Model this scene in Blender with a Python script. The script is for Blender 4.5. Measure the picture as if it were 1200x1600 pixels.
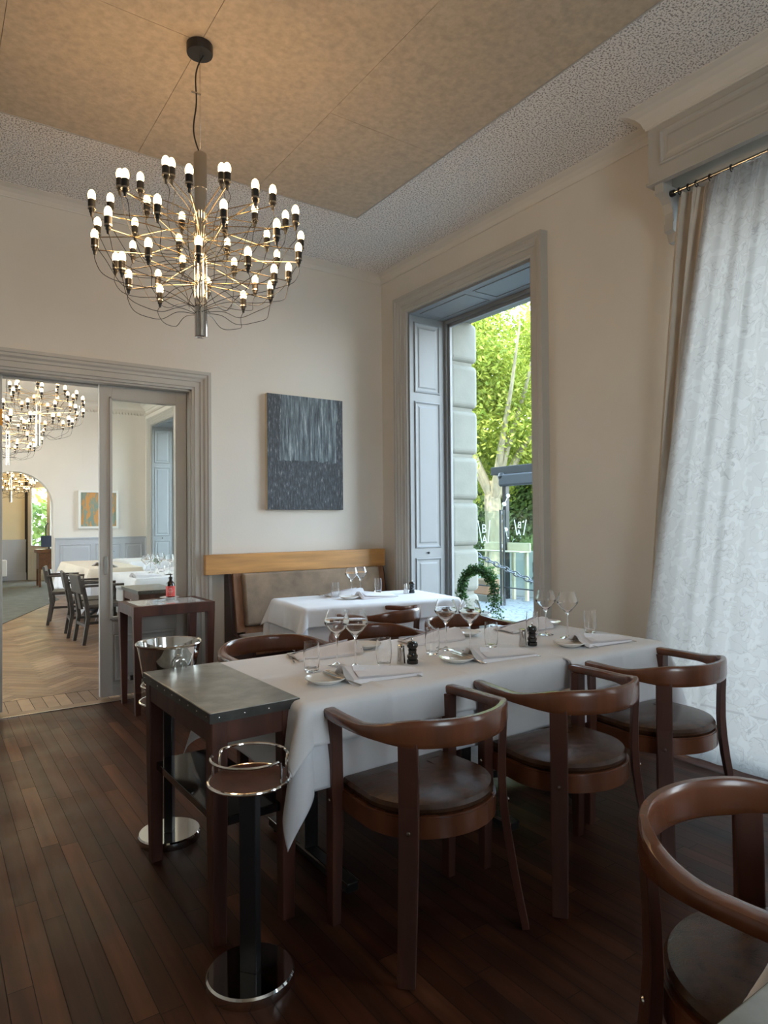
import bpy, bmesh, math, random
from mathutils import Vector, Matrix
PI = math.pi
S = bpy.context.scene
for o in list(bpy.data.objects): bpy.data.objects.remove(o)
COL = S.collection

# ------------------------------------------------------------------ camera
cam = bpy.data.objects.new('camera', bpy.data.cameras.new('camera')); COL.objects.link(cam)
cam.data.sensor_width = 36; cam.data.lens = 1036.05 / 1600 * 36; cam.data.clip_start = 0.02; cam.data.clip_end = 300
YAW, PITCH, ROLL = 0.603718, 0.0137759, -0.00833147
f_ = Vector((math.sin(YAW)*math.cos(PITCH), math.cos(YAW)*math.cos(PITCH), math.sin(PITCH)))
r_ = Vector((math.cos(YAW), -math.sin(YAW), 0)); u_ = r_.cross(f_)
r2 = r_*math.cos(ROLL) + u_*math.sin(ROLL); u2 = -r_*math.sin(ROLL) + u_*math.cos(ROLL)
cam.matrix_world = Matrix(((r2.x, u2.x, -f_.x, -3.7385), (r2.y, u2.y, -f_.y, -5.4375), (r2.z, u2.z, -f_.z, 1.38), (0, 0, 0, 1)))
S.camera = cam

# ------------------------------------------------------------------ light and exposure
S.view_settings.view_transform = 'Standard'; S.view_settings.look = 'None'
S.view_settings.gamma = 1; S.view_settings.use_curve_mapping = False
S.view_settings.exposure = 1.65
try:
    S.cycles.use_denoising = True; S.cycles.max_bounces = 14; S.cycles.diffuse_bounces = 6
    S.cycles.glossy_bounces = 6; S.cycles.transmission_bounces = 12; S.cycles.transparent_max_bounces = 16
    S.cycles.sample_clamp_indirect = 6
except Exception: pass
W = bpy.data.worlds.new('World'); S.world = W; W.use_nodes = True
wn = W.node_tree.nodes; wl = W.node_tree.links
bg = wn['Background']
tc = wn.new('ShaderNodeTexCoord'); sx = wn.new('ShaderNodeSeparateXYZ'); rp = wn.new('ShaderNodeValToRGB')
wl.new(tc.outputs['Generated'], sx.inputs[0]); wl.new(sx.outputs['Z'], rp.inputs[0]); wl.new(rp.outputs[0], bg.inputs[0])
rp.color_ramp.elements[0].position = 0.0; rp.color_ramp.elements[0].color = (.90, .94, .96, 1)
rp.color_ramp.elements[1].position = 0.7; rp.color_ramp.elements[1].color = (.50, .72, 1, 1)
bg.inputs[1].default_value = 4.2
sl = bpy.data.lights.new('sun', 'SUN'); sl.energy = 3.0; sl.angle = .01; sl.color = (1, .93, .8)
so = bpy.data.objects.new('sun', sl); COL.objects.link(so); so.rotation_euler = Vector((.62, .12, -.78)).to_track_quat('-Z', 'Y').to_euler()
def portal(x, y0, y1, z0, z1):
    l = bpy.data.lights.new('window_portal', 'AREA'); l.shape = 'RECTANGLE'; l.size = abs(y1-y0); l.size_y = z1-z0
    l.cycles.is_portal = True
    o = bpy.data.objects.new('window_portal', l); COL.objects.link(o); o.location = (x, (y0+y1)/2, (z0+z1)/2)
    o.matrix_world = Matrix(((0, 0, 1, x), (1, 0, 0, (y0+y1)/2), (0, 1, 0, (z0+z1)/2), (0, 0, 0, 1)))   # shines toward -x
BULB_W = .26

# ------------------------------------------------------------------ materials
M = {}
def mat(name, col, rough=.5, metal=0, noise=None, bump=None, spec=None, coat=0, trans=0, ior=None, emit=None, estr=0, sheen=0, bscale=None, stretch=(1,1,1), col2=None):
    m = bpy.data.materials.new(name); m.use_nodes = True; M[name] = m
    nt = m.node_tree; p = nt.nodes['Principled BSDF']
    p.inputs['Base Color'].default_value = (*col, 1); p.inputs['Roughness'].default_value = rough; p.inputs['Metallic'].default_value = metal
    if spec is not None: p.inputs['Specular IOR Level'].default_value = spec
    if coat: p.inputs['Coat Weight'].default_value = coat; p.inputs['Coat Roughness'].default_value = .12
    if trans: p.inputs['Transmission Weight'].default_value = trans
    if ior: p.inputs['IOR'].default_value = ior
    if sheen: p.inputs['Sheen Weight'].default_value = sheen
    if emit: p.inputs['Emission Color'].default_value = (*emit, 1); p.inputs['Emission Strength'].default_value = estr
    if noise or bump:
        t = nt.nodes.new('ShaderNodeTexCoord'); mp = nt.nodes.new('ShaderNodeMapping'); mp.inputs['Scale'].default_value = stretch
        nt.links.new(t.outputs['Object'], mp.inputs[0])
    if noise:
        n = nt.nodes.new('ShaderNodeTexNoise'); n.inputs['Scale'].default_value = noise[0]; n.inputs['Detail'].default_value = 5
        nt.links.new(mp.outputs[0], n.inputs[0])
        r = nt.nodes.new('ShaderNodeValToRGB'); a = noise[1]
        c2 = col2 or tuple(c*(1+a) for c in col)
        r.color_ramp.elements[0].position = .3; r.color_ramp.elements[0].color = (*[c*(1-a) for c in col], 1)
        r.color_ramp.elements[1].position = .7; r.color_ramp.elements[1].color = (*[min(1, c) for c in c2], 1)
        nt.links.new(n.outputs[0], r.inputs[0]); nt.links.new(r.outputs[0], p.inputs['Base Color'])
    if bump:
        n2 = nt.nodes.new('ShaderNodeTexNoise'); n2.inputs['Scale'].default_value = bump[0]; n2.inputs['Detail'].default_value = 4
        nt.links.new(mp.outputs[0], n2.inputs[0])
        b = nt.nodes.new('ShaderNodeBump'); b.inputs['Strength'].default_value = bump[1]; b.inputs['Distance'].default_value = .01
        nt.links.new(n2.outputs[0], b.inputs['Height']); nt.links.new(b.outputs[0], p.inputs['Normal'])
    return m
mat('wall', (.66, .62, .56), .85, noise=(1.2, .03), bump=(60, .06))
mat('wall2', (.70, .66, .60), .85, noise=(1.2, .03))
mat('cream', (.70, .62, .42), .8, noise=(2, .04))
mat('trim', (.44, .42, .385), .45, noise=(3, .03))
mat('shutter', (.225, .23, .23), .45, noise=(3, .03))
mat('wainscot', (.42, .44, .47), .5, noise=(3, .03))
mat('panel_tan', (.47, .385, .29), .9, noise=(28, .13), bump=(150, .1))
mat('dark', (.01, .01, .01), .8)
mat('wood', (.13, .043, .019), .26, noise=(16, .2), bump=(40, .02), stretch=(1, 1, .12), coat=.25)
mat('wood_worn', (.075, .024, .014), .45, noise=(14, .45), bump=(50, .05), stretch=(1, 1, .12))
mat('leather', (.060, .026, .013), .27, noise=(30, .3), bump=(260, .16), spec=.35)
mat('zinc', (.38, .385, .36), .32, .85, noise=(14, .22), bump=(30, .015))
mat('zinc_dark', (.09, .09, .085), .4, .8, noise=(14, .3))
mat('chrome', (.78, .77, .75), .07, 1)
mat('steel', (.62, .60, .57), .16, 1)
mat('gold_reflection', (.75, .6, .38), .16, 1)  # gold tint stands for the bulbs mirrored in the chandelier arms
mat('black_metal', (.012, .012, .013), .35)
mat('black_gloss', (.008, .008, .008), .08, coat=.4)
mat('cloth', (.76, .76, .78), .85, noise=(5, .02), bump=(6, .35), sheen=.15)
mat('cloth2', (.70, .70, .73), .85, noise=(5, .03), bump=(5, .35))
mat('cloth_beige', (.70, .62, .50), .85, noise=(5, .03))
mat('napkin', (.76, .74, .76), .85, bump=(30, .08))
mat('china', (.80, .79, .76), .1, coat=.3)
mat('oak', (.50, .25, .08), .42, noise=(26, .22), stretch=(.08, 1, 1), coat=.1)
mat('oak_dark', (.22, .10, .045), .5, noise=(26, .3), stretch=(1, 1, .12))
mat('suede', (.225, .155, .10), .8, noise=(7, .28), bump=(160, .15), sheen=.2)
mat('bench_dark', (.035, .012, .008), .4)
mat('stone', (.20, .195, .16), .85, noise=(6, .08), bump=(60, .15))
mat('bark', (.30, .26, .17), .9, noise=(7, .3), stretch=(1, 1, .3))
mat('ivy', (.05, .14, .03), .5, noise=(30, .4))
mat('pot', (.60, .62, .62), .5)
mat('canvas_edge', (.62, .52, .36), .8)
mat('bottle', (.012, .006, .004), .08, coat=.4)
mat('label_red', (.62, .06, .05), .5)
mat('label_text', (.8, .6, .55), .6)
mat('orange', (.9, .38, .03), .6)
mat('drape', (.55, .49, .42), .9, noise=(10, .06), bump=(100, .1), sheen=.1)
mat('carpet', (.16, .16, .13), .95, noise=(6, .15), bump=(300, .3))
mat('grey_wood', (.05, .040, .032), .45, noise=(20, .25))
mat('desk', (.16, .065, .025), .4, noise=(14, .3))
mat('screen', (.04, .06, .12), .2)
mat('white_paint', (.72, .72, .68), .5)
mat('grille', (.42, .43, .42), .6)
mat('grey_metal', (.02, .022, .025), .6)
mat('awning_fabric', (.06, .064, .07), .8)
mat('frost', (.34, .38, .36), .4)
mat('decal', (.85, .88, .86), .6)
mat('deck', (.50, .44, .30), .7, noise=(8, .1))
mat('terracotta', (.40, .22, .13), .8)
mat('iron', (.10, .11, .12), .45, .5)
mat('bulb', (1, .8, .5), .4, emit=(1, .66, .30), estr=5.0)
mat('globe', (.8, .8, .78), .3)
M['bulb'].cycles.emission_sampling = 'NONE'

def leafmat(name, a, b):
    m = bpy.data.materials.new(name); m.use_nodes = True; M[name] = m
    nt = m.node_tree; p = nt.nodes['Principled BSDF']; out = nt.nodes['Material Output']
    g = nt.nodes.new('ShaderNodeNewGeometry'); r = nt.nodes.new('ShaderNodeValToRGB')
    r.color_ramp.elements[0].color = (*a, 1); r.color_ramp.elements[1].color = (*b, 1)
    nt.links.new(g.outputs['Random Per Island'], r.inputs[0]); nt.links.new(r.outputs[0], p.inputs['Base Color']); p.inputs['Roughness'].default_value = .6
    t = nt.nodes.new('ShaderNodeBsdfTranslucent'); nt.links.new(r.outputs[0], t.inputs[0])
    mx = nt.nodes.new('ShaderNodeMixShader'); mx.inputs[0].default_value = .45
    nt.links.new(p.outputs[0], mx.inputs[1]); nt.links.new(t.outputs[0], mx.inputs[2]); nt.links.new(mx.outputs[0], out.inputs[0])
leafmat('leaf_tree', (.16, .24, .02), (.55, .56, .10))
leafmat('leaf_ivy', (.008, .035, .006), (.06, .15, .03))
leafmat('leaf_hedge', (.07, .13, .03), (.20, .28, .07))

def planks(name, cols, axis, rough, rvar=.15, amp=1.0):
    m = bpy.data.materials.new(name); m.use_nodes = True; M[name] = m
    nt = m.node_tree; p = nt.nodes['Principled BSDF']; L = nt.links.new
    g = nt.nodes.new('ShaderNodeNewGeometry'); r = nt.nodes.new('ShaderNodeValToRGB')
    els = r.color_ramp.elements
    els[0].color = (*cols[0], 1); els[1].color = (*cols[-1], 1)
    for i, c in enumerate(cols[1:-1]):
        e = els.new((i+1)/(len(cols)-1)); e.color = (*c, 1)
    L(g.outputs['Random Per Island'], r.inputs[0])
    t = nt.nodes.new('ShaderNodeTexCoord'); mp = nt.nodes.new('ShaderNodeMapping'); mp.inputs['Scale'].default_value = axis
    L(t.outputs['Object'], mp.inputs[0])
    n = nt.nodes.new('ShaderNodeTexNoise'); n.inputs['Scale'].default_value = 18; n.inputs['Detail'].default_value = 6; L(mp.outputs[0], n.inputs[0])
    n2 = nt.nodes.new('ShaderNodeTexNoise'); n2.inputs['Scale'].default_value = 3.5; n2.inputs['Detail'].default_value = 6; L(t.outputs['Object'], n2.inputs[0])
    mr = nt.nodes.new('ShaderNodeMapRange'); mr.inputs[1].default_value = .3; mr.inputs[2].default_value = .7; mr.inputs[3].default_value = 1-.45*amp; mr.inputs[4].default_value = 1+.45*amp; L(n.outputs[0], mr.inputs[0])
    mr2 = nt.nodes.new('ShaderNodeMapRange'); mr2.inputs[1].default_value = .3; mr2.inputs[2].default_value = .7; mr2.inputs[3].default_value = 1-.35*amp; mr2.inputs[4].default_value = 1+.35*amp; L(n2.outputs[0], mr2.inputs[0])
    mu = nt.nodes.new('ShaderNodeMath'); mu.operation = 'MULTIPLY'; L(mr.outputs[0], mu.inputs[0]); L(mr2.outputs[0], mu.inputs[1])
    sc = nt.nodes.new('ShaderNodeVectorMath'); sc.operation = 'SCALE'; L(r.outputs[0], sc.inputs[0]); L(mu.outputs[0], sc.inputs['Scale'])
    L(sc.outputs[0], p.inputs['Base Color'])
    mr3 = nt.nodes.new('ShaderNodeMapRange'); mr3.inputs[1].default_value = .3; mr3.inputs[2].default_value = .7; mr3.inputs[3].default_value = rough-rvar; mr3.inputs[4].default_value = rough+rvar; L(n2.outputs[0], mr3.inputs[0])
    L(mr3.outputs[0], p.inputs['Roughness'])
    b = nt.nodes.new('ShaderNodeBump'); b.inputs['Strength'].default_value = .12; b.inputs['Distance'].default_value = .003; L(n.outputs[0], b.inputs['Height']); L(b.outputs[0], p.inputs['Normal'])
planks('floor_dark', [(.028, .0095, .005), (.066, .021, .010), (.044, .0145, .007), (.105, .038, .018)], (1, .06, 1), .44, .08)
M['floor_dark'].node_tree.nodes['Principled BSDF'].inputs['Specular IOR Level'].default_value = .27
planks('floor_oak', [(.11, .055, .028), (.25, .145, .080), (.16, .088, .048), (.33, .205, .118)], (.5, .5, 1), .42, .06, .3)

# glass of drinking glasses and of panes
m = mat('glass', (1, 1, 1), 0, trans=1, ior=1.45)
def pane(name, tint, refl=1.0):
    m = bpy.data.materials.new(name); m.use_nodes = True; M[name] = m
    nt = m.node_tree; nt.nodes.remove(nt.nodes['Principled BSDF']); out = nt.nodes['Material Output']
    t = nt.nodes.new('ShaderNodeBsdfTransparent'); t.inputs[0].default_value = (*tint, 1)
    g = nt.nodes.new('ShaderNodeBsdfGlossy'); g.inputs['Roughness'].default_value = .02
    fr = nt.nodes.new('ShaderNodeLayerWeight'); fr.inputs[0].default_value = .5
    pw = nt.nodes.new('ShaderNodeMath'); pw.operation = 'POWER'; pw.inputs[1].default_value = 5; nt.links.new(fr.outputs['Facing'], pw.inputs[0])
    mu = nt.nodes.new('ShaderNodeMath'); mu.operation = 'MULTIPLY_ADD'; mu.inputs[1].default_value = .9*refl; mu.inputs[2].default_value = .025*refl; nt.links.new(pw.outputs[0], mu.inputs[0])
    mx = nt.nodes.new('ShaderNodeMixShader'); nt.links.new(mu.outputs[0], mx.inputs[0])
    nt.links.new(t.outputs[0], mx.inputs[1]); nt.links.new(g.outputs[0], mx.inputs[2]); nt.links.new(mx.outputs[0], out.inputs[0])
pane('pane', (.97, .99, .98))
pane('screen_glass', (.86, .92, .90))
# popcorn plaster
m = bpy.data.materials.new('popcorn'); m.use_nodes = True; M['popcorn'] = m
nt = m.node_tree; p = nt.nodes['Principled BSDF']; p.inputs['Roughness'].default_value = .95
t = nt.nodes.new('ShaderNodeTexCoord'); v = nt.nodes.new('ShaderNodeTexVoronoi'); v.inputs['Scale'].default_value = 95
n = nt.nodes.new('ShaderNodeTexNoise'); n.inputs['Scale'].default_value = 95; n.inputs['Detail'].default_value = 4
nt.links.new(t.outputs['Object'], v.inputs[0]); nt.links.new(t.outputs['Object'], n.inputs[0])
r = nt.nodes.new('ShaderNodeValToRGB'); r.color_ramp.elements[0].position = .40; r.color_ramp.elements[0].color = (.34, .31, .29, 1)
r.color_ramp.elements[1].position = .50; r.color_ramp.elements[1].color = (.88, .84, .80, 1)
nt.links.new(n.outputs[0], r.inputs[0]); nt.links.new(r.outputs[0], p.inputs['Base Color'])
b = nt.nodes.new('ShaderNodeBump'); b.inputs['Strength'].default_value = .9; b.inputs['Distance'].default_value = .012
nt.links.new(n.outputs[0], b.inputs['Height']); nt.links.new(b.outputs[0], p.inputs['Normal'])
# sheer curtain with raised vine embroidery
m = bpy.data.materials.new('sheer'); m.use_nodes = True; M['sheer'] = m
nt = m.node_tree; nt.nodes.remove(nt.nodes['Principled BSDF']); out = nt.nodes['Material Output']; L = nt.links.new
t = nt.nodes.new('ShaderNodeTexCoord'); mp = nt.nodes.new('ShaderNodeMapping'); mp.inputs['Scale'].default_value = (.001, 1, .8); L(t.outputs['UV'], mp.inputs[0])
mp.inputs['Scale'].default_value = (1, 1, 1)
def contour(scale, width, detail=0, dist=.6, centre=.5):
    nz = nt.nodes.new('ShaderNodeTexNoise'); nz.inputs['Scale'].default_value = scale; nz.inputs['Detail'].default_value = detail; nz.inputs['Distortion'].default_value = dist; L(mp.outputs[0], nz.inputs[0])
    a = nt.nodes.new('ShaderNodeMath'); a.operation = 'SUBTRACT'; a.inputs[1].default_value = centre; L(nz.outputs[0], a.inputs[0])
    c = nt.nodes.new('ShaderNodeMath'); c.operation = 'ABSOLUTE'; L(a.outputs[0], c.inputs[0])
    d_ = nt.nodes.new('ShaderNodeMath'); d_.operation = 'LESS_THAN'; d_.inputs[1].default_value = width; L(c.outputs[0], d_.inputs[0]); return d_.outputs[0]
def mth(op, a, b_):
    x_ = nt.nodes.new('ShaderNodeMath'); x_.operation = op; L(a, x_.inputs[0]); L(b_, x_.inputs[1]); return x_.outputs[0]
nb = nt.nodes.new('ShaderNodeTexNoise'); nb.inputs['Scale'].default_value = 4.5; L(mp.outputs[0], nb.inputs[0])
rb = nt.nodes.new('ShaderNodeValToRGB'); rb.color_ramp.elements[0].position = .42; rb.color_ramp.elements[1].position = .5; L(nb.outputs[0], rb.inputs[0])
mm_a = mth('MAXIMUM', contour(9, .006), mth('MULTIPLY', contour(20, .014, 0, 1.2), rb.outputs[0]))
fill = nt.nodes.new('ShaderNodeTexNoise'); fill.inputs['Scale'].default_value = 20; fill.inputs['Detail'].default_value = 0; fill.inputs['Distortion'].default_value = 1.2; L(mp.outputs[0], fill.inputs[0])
fr_ = nt.nodes.new('ShaderNodeMath'); fr_.operation = 'GREATER_THAN'; fr_.inputs[1].default_value = .60; L(fill.outputs[0], fr_.inputs[0])
mm = nt.nodes.new('ShaderNodeMath'); mm.operation = 'MAXIMUM'; L(mm_a, mm.inputs[0]); mm.inputs[1].default_value = 0
bu = nt.nodes.new('ShaderNodeBump'); bu.inputs['Strength'].default_value = .5; bu.inputs['Distance'].default_value = .01; L(mm.outputs[0], bu.inputs['Height'])
suv = nt.nodes.new('ShaderNodeSeparateXYZ'); L(t.outputs['UV'], suv.inputs[0])
hm = nt.nodes.new('ShaderNodeMath'); hm.operation = 'COMPARE'; hm.inputs[1].default_value = -2.95; hm.inputs[2].default_value = .006; L(suv.outputs['Y'], hm.inputs[0])
mh = nt.nodes.new('ShaderNodeMath'); mh.operation = 'MAXIMUM'; L(mm.outputs[0], mh.inputs[0]); L(hm.outputs[0], mh.inputs[1])
cr = nt.nodes.new('ShaderNodeMixRGB'); L(mh.outputs[0], cr.inputs[0]); cr.inputs[1].default_value = (.395, .37, .34, 1); cr.inputs[2].default_value = (.32, .30, .275, 1)
d = nt.nodes.new('ShaderNodeBsdfDiffuse'); cf = nt.nodes.new('ShaderNodeMixRGB'); L(fr_.outputs[0], cf.inputs[0]); L(cr.outputs[0], cf.inputs[1]); cf.inputs[2].default_value = (.425, .40, .37, 1); cr = cf
L(cr.outputs[0], d.inputs[0]); L(bu.outputs[0], d.inputs['Normal'])
tl = nt.nodes.new('ShaderNodeBsdfTranslucent'); L(cr.outputs[0], tl.inputs[0])
tr = nt.nodes.new('ShaderNodeBsdfTransparent')
m1 = nt.nodes.new('ShaderNodeMixShader'); m1.inputs[0].default_value = .42; L(d.outputs[0], m1.inputs[1]); L(tl.outputs[0], m1.inputs[2])
m2 = nt.nodes.new('ShaderNodeMixShader'); m2.inputs[0].default_value = .004; L(m1.outputs[0], m2.inputs[1]); L(tr.outputs[0], m2.inputs[2]); L(m2.outputs[0], out.inputs[0])
# abstract canvas (object coordinates: x 0..1 across, z 0..1 up)
def canvas(name, kind):
    m = bpy.data.materials.new(name); m.use_nodes = True; M[name] = m
    nt = m.node_tree; p = nt.nodes['Principled BSDF']; L = nt.links.new; p.inputs['Roughness'].default_value = .55
    t = nt.nodes.new('ShaderNodeTexCoord'); s = nt.nodes.new('ShaderNodeSeparateXYZ'); L(t.outputs['Object'], s.inputs[0])
    def noise(scale, st):
        mp = nt.nodes.new('ShaderNodeMapping'); mp.inputs['Scale'].default_value = st; L(t.outputs['Object'], mp.inputs[0])
        n = nt.nodes.new('ShaderNodeTexNoise'); n.inputs['Scale'].default_value = scale; n.inputs['Detail'].default_value = 8; n.inputs['Roughness'].default_value = .7; L(mp.outputs[0], n.inputs[0]); return n.outputs[0]
    def ramp(src, els):
        r = nt.nodes.new('ShaderNodeValToRGB'); r.color_ramp.elements[0].position = els[0][0]; r.color_ramp.elements[0].color = (*els[0][1], 1)
        r.color_ramp.elements[1].position = els[-1][0]; r.color_ramp.elements[1].color = (*els[-1][1], 1)
        for e in els[1:-1]: q = r.color_ramp.elements.new(e[0]); q.color = (*e[1], 1)
        L(src, r.inputs[0]); return r.outputs[0]
    def mix(f, a, b):
        x = nt.nodes.new('ShaderNodeMixRGB'); L(f, x.inputs[0]); L(a, x.inputs[1]); L(b, x.inputs[2]); return x.outputs[0]
    def math_(op, a, b):
        x = nt.nodes.new('ShaderNodeMath'); x.operation = op
        for i, q in enumerate((a, b)):
            if isinstance(q, (int, float)): x.inputs[i].default_value = q
            else: L(q, x.inputs[i])
        return x.outputs[0]
    if kind == 'slate':
        streak = noise(9, (3.2, 1, .35)); fine = noise(34, (1.6, 1, .5)); blot = noise(5, (1, 1, 1))
        low = ramp(fine, [(.40, (.014, .017, .022)), (.53, (.040, .048, .060)), (.61, (.10, .115, .13)), (.68, (.36, .36, .35))])
        up = ramp(streak, [(.40, (.025, .034, .042)), (.48, (.075, .10, .115)), (.56, (.155, .195, .215)), (.64, (.42, .45, .45))])
        edge = math_('MULTIPLY', blot, .12)
        zz = math_('ADD', s.outputs['Z'], edge); xx = math_('ADD', s.outputs['X'], edge)
        f = math_('MULTIPLY', math_('GREATER_THAN', zz, .49), math_('GREATER_THAN', xx, .22))
        f = math_('MULTIPLY', f, math_('LESS_THAN', xx, .98))
        L(mix(f, low, up), p.inputs['Base Color'])
        b = nt.nodes.new('ShaderNodeBump'); b.inputs['Strength'].default_value = .5; b.inputs['Distance'].default_value = .01; L(fine, b.inputs['Height']); L(b.outputs[0], p.inputs['Normal'])
    else:
        n = noise(6, (2.2, 1, .6)); c = nt.nodes.new('ShaderNodeTexChecker'); c.inputs['Scale'].default_value = 12; L(t.outputs['Object'], c.inputs[0])
        L(ramp(n, [(.47, (.20, .27, .22)), (.53, (.55, .27, .08))]), p.inputs['Base Color'])
canvas('canvas_slate', 'slate'); canvas('canvas_orange', 'orange')
# cobbles
m = mat('cobble', (.26, .30, .32), .6)
nt = m.node_tree; p = nt.nodes['Principled BSDF']; t = nt.nodes.new('ShaderNodeTexCoord'); v = nt.nodes.new('ShaderNodeTexVoronoi'); v.feature = 'DISTANCE_TO_EDGE'; v.inputs['Scale'].default_value = 5
r = nt.nodes.new('ShaderNodeValToRGB'); r.color_ramp.elements[0].color = (.05, .06, .062, 1); r.color_ramp.elements[1].position = .08; r.color_ramp.elements[1].color = (.165, .18, .185, 1)
nt.links.new(t.outputs['Object'], v.inputs[0]); nt.links.new(v.outputs[0], r.inputs[0]); nt.links.new(r.outputs[0], p.inputs['Base Color'])

# ------------------------------------------------------------------ mesh helpers
class B:
    def __init__(s): s.bm = bmesh.new(); s.slot = 0
    def add(s, verts, faces, smooth=False):
        vs = [s.bm.verts.new(v) for v in verts]; out = []
        for f in faces:
            try:
                q = s.bm.faces.new([vs[i] for i in f]); q.smooth = smooth; q.material_index = s.slot; out.append(q)
            except ValueError: pass
        return vs, out
    def box(s, x0, x1, y0, y1, z0, z1, bev=0, seg=2, mt=None):
        if x0 > x1: x0, x1 = x1, x0
        if y0 > y1: y0, y1 = y1, y0
        if z0 > z1: z0, z1 = z1, z0
        v = [(x, y, z) for x in (x0, x1) for y in (y0, y1) for z in (z0, z1)]
        if mt is not None: v = [mt @ Vector(q) for q in v]
        vs, fs = s.add(v, [(0, 1, 3, 2), (4, 6, 7, 5), (0, 4, 5, 1), (2, 3, 7, 6), (0, 2, 6, 4), (1, 5, 7, 3)])
        if bev:
            es = list({e for f in fs for e in f.edges})
            r = bmesh.ops.bevel(s.bm, geom=es, offset=bev, segments=seg, affect='EDGES', profile=.5)
        return s
    def lathe(s, prof, c=(0, 0, 0), n=32, smooth=True, close=False, sx=1, sy=1, mt=None):
        vs = []; N = len(prof)
        for i in range(n):
            a = 2*PI*i/n
            for (r, z) in prof:
                q = Vector((c[0]+r*math.cos(a)*sx, c[1]+r*math.sin(a)*sy, c[2]+z)); vs.append(mt @ q if mt is not None else q)
        fs = []
        for i in range(n):
            j = (i+1) % n
            for k in range(N-1 + (1 if close else 0)):
                k2 = (k+1) % N
                a, b, c_, d = i*N+k, j*N+k, j*N+k2, i*N+k2
                fs.append((a, b, c_, d))
        vv, ff = s.add(vs, fs, smooth)
        bmesh.ops.remove_doubles(s.bm, verts=vv, dist=1e-6)
        return s
    def cyl(s, a, b, r, r1=None, n=16, smooth=True, caps=True):
        a = Vector(a); b = Vector(b); r1 = r if r1 is None else r1
        return s.loft([(a, r, r), (b, r1, r1)], n=n, smooth=smooth)
    def ring_pts(s, n): return [(math.cos(2*PI*i/n), math.sin(2*PI*i/n)) for i in range(n)]
    def loft(s, pts, n=12, smooth=True, shape=None, up=None, closed=False, caps=True):
        """pts: (centre, a, b[, outward dir]) sections of a tube or bar along a path"""
        P = [Vector(p[0]) for p in pts]; N = len(P); sh = shape or s.ring_pts(n); k = len(sh)
        vs = []; prev = None
        for i in range(N):
            if closed: t = P[(i+1) % N]-P[i-1]
            else: t = P[min(i+1, N-1)]-P[max(i-1, 0)]
            t.normalize()
            if len(pts[i]) > 3: o = Vector(pts[i][3])
            elif prev is not None: o = prev
            else: o = Vector((0, 0, 1)) if abs(t.z) < .9 else Vector((1, 0, 0))
            if up is not None and len(pts[i]) <= 3: o = Vector(up)
            o = (o - t*o.dot(t)).normalized(); w = t.cross(o); prev = o
            for (a, b) in sh: vs.append(P[i] + o*(a*pts[i][1]) + w*(b*pts[i][2]))
        fs = []
        for i in range(N if closed else N-1):
            i2 = (i+1) % N
            for j in range(k):
                j2 = (j+1) % k; fs.append((i*k+j, i*k+j2, i2*k+j2, i2*k+j))
        if not closed and caps: fs.append(tuple(range(k-1, -1, -1))); fs.append(tuple((N-1)*k+j for j in range(k)))
        vv, ff = s.add(vs, fs, smooth)
        if not closed and caps and smooth:
            for f in ff[-2:]: f.smooth = False
        return s
    def tube(s, path, r, n=8, closed=False, smooth=True):
        return s.loft([(p, r, r) for p in path], n=n, closed=closed, smooth=smooth)
    def prism(s, outline, z0, z1, smooth=False, mt=None):
        n = len(outline); v = [Vector((x, y, z0)) for x, y in outline]+[Vector((x, y, z1)) for x, y in outline]
        if mt is not None: v = [mt @ q for q in v]
        fs = [tuple(range(n-1, -1, -1)), tuple(range(n, 2*n))]
        vv, ff = s.add(v, fs)
        for i in range(n):
            f = s.bm.faces.new((vv[i], vv[(i+1) % n], vv[n+(i+1) % n], vv[n+i])); f.smooth = smooth; f.material_index = s.slot
        return s
    def build(s, name, m, parent=None, loc=None, sharp=.62):
        me = bpy.data.meshes.new(name)
        bmesh.ops.recalc_face_normals(s.bm, faces=s.bm.faces[:])
        for e in s.bm.edges:
            if len(e.link_faces) == 2 and e.calc_face_angle(0) > sharp: e.smooth = False
        s.bm.to_mesh(me); s.bm.free()
        for q in (m if isinstance(m, (list, tuple)) else [m]): me.materials.append(M[q])
        o = bpy.data.objects.new(name, me); COL.objects.link(o)
        if parent: o.parent = parent
        if loc: o.location = loc
        return o
RR = []   # rounded rectangle section, half sizes 1
for q, (cx, cy) in enumerate(((1, 1), (-1, 1), (-1, -1), (1, -1))):
    for a in (0, 45, 90):
        an = math.radians(a+90*q); RR.append((cx*.55+.45*math.cos(an), cy*.55+.45*math.sin(an)))
SQ = []
for q, (cx, cy) in enumerate(((1, 1), (-1, 1), (-1, -1), (1, -1))):
    for a in (0, 90):
        an = math.radians(a+90*q); SQ.append((cx*.88+.12*math.cos(an), cy*.88+.12*math.sin(an)))
def tag(o, label, cat, group=None, kind=None):
    o['label'] = label; o['category'] = cat
    if group: o['group'] = group
    if kind: o['kind'] = kind
    return o
def thing(name, label, cat, loc=(0, 0, 0), rz=0, group=None):
    o = bpy.data.objects.new(name, None); o.empty_display_size = .05; COL.objects.link(o); o.location = loc; o.rotation_euler = (0, 0, rz)
    return tag(o, label, cat, group)
def struct(o, label=None):
    o['kind'] = 'structure'
    if label: o['label'] = label
    return o
def sempty(name, loc=(0, 0, 0)):
    o = bpy.data.objects.new(name, None); o.empty_display_size = .05; COL.objects.link(o); o.location = loc; o['kind'] = 'structure'; return o
def dup(root, loc, rz, label, group=None, scale=None):
    def rec(o, par):
        c = o.copy(); COL.objects.link(c)
        if par is not None: c.parent = par
        for ch in o.children: rec(ch, c)
        return c
    r = rec(root, None); r.location = loc; r.rotation_euler = (0, 0, rz); r['label'] = label
    if group: r['group'] = group
    if scale: r.scale = scale
    return r
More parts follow.
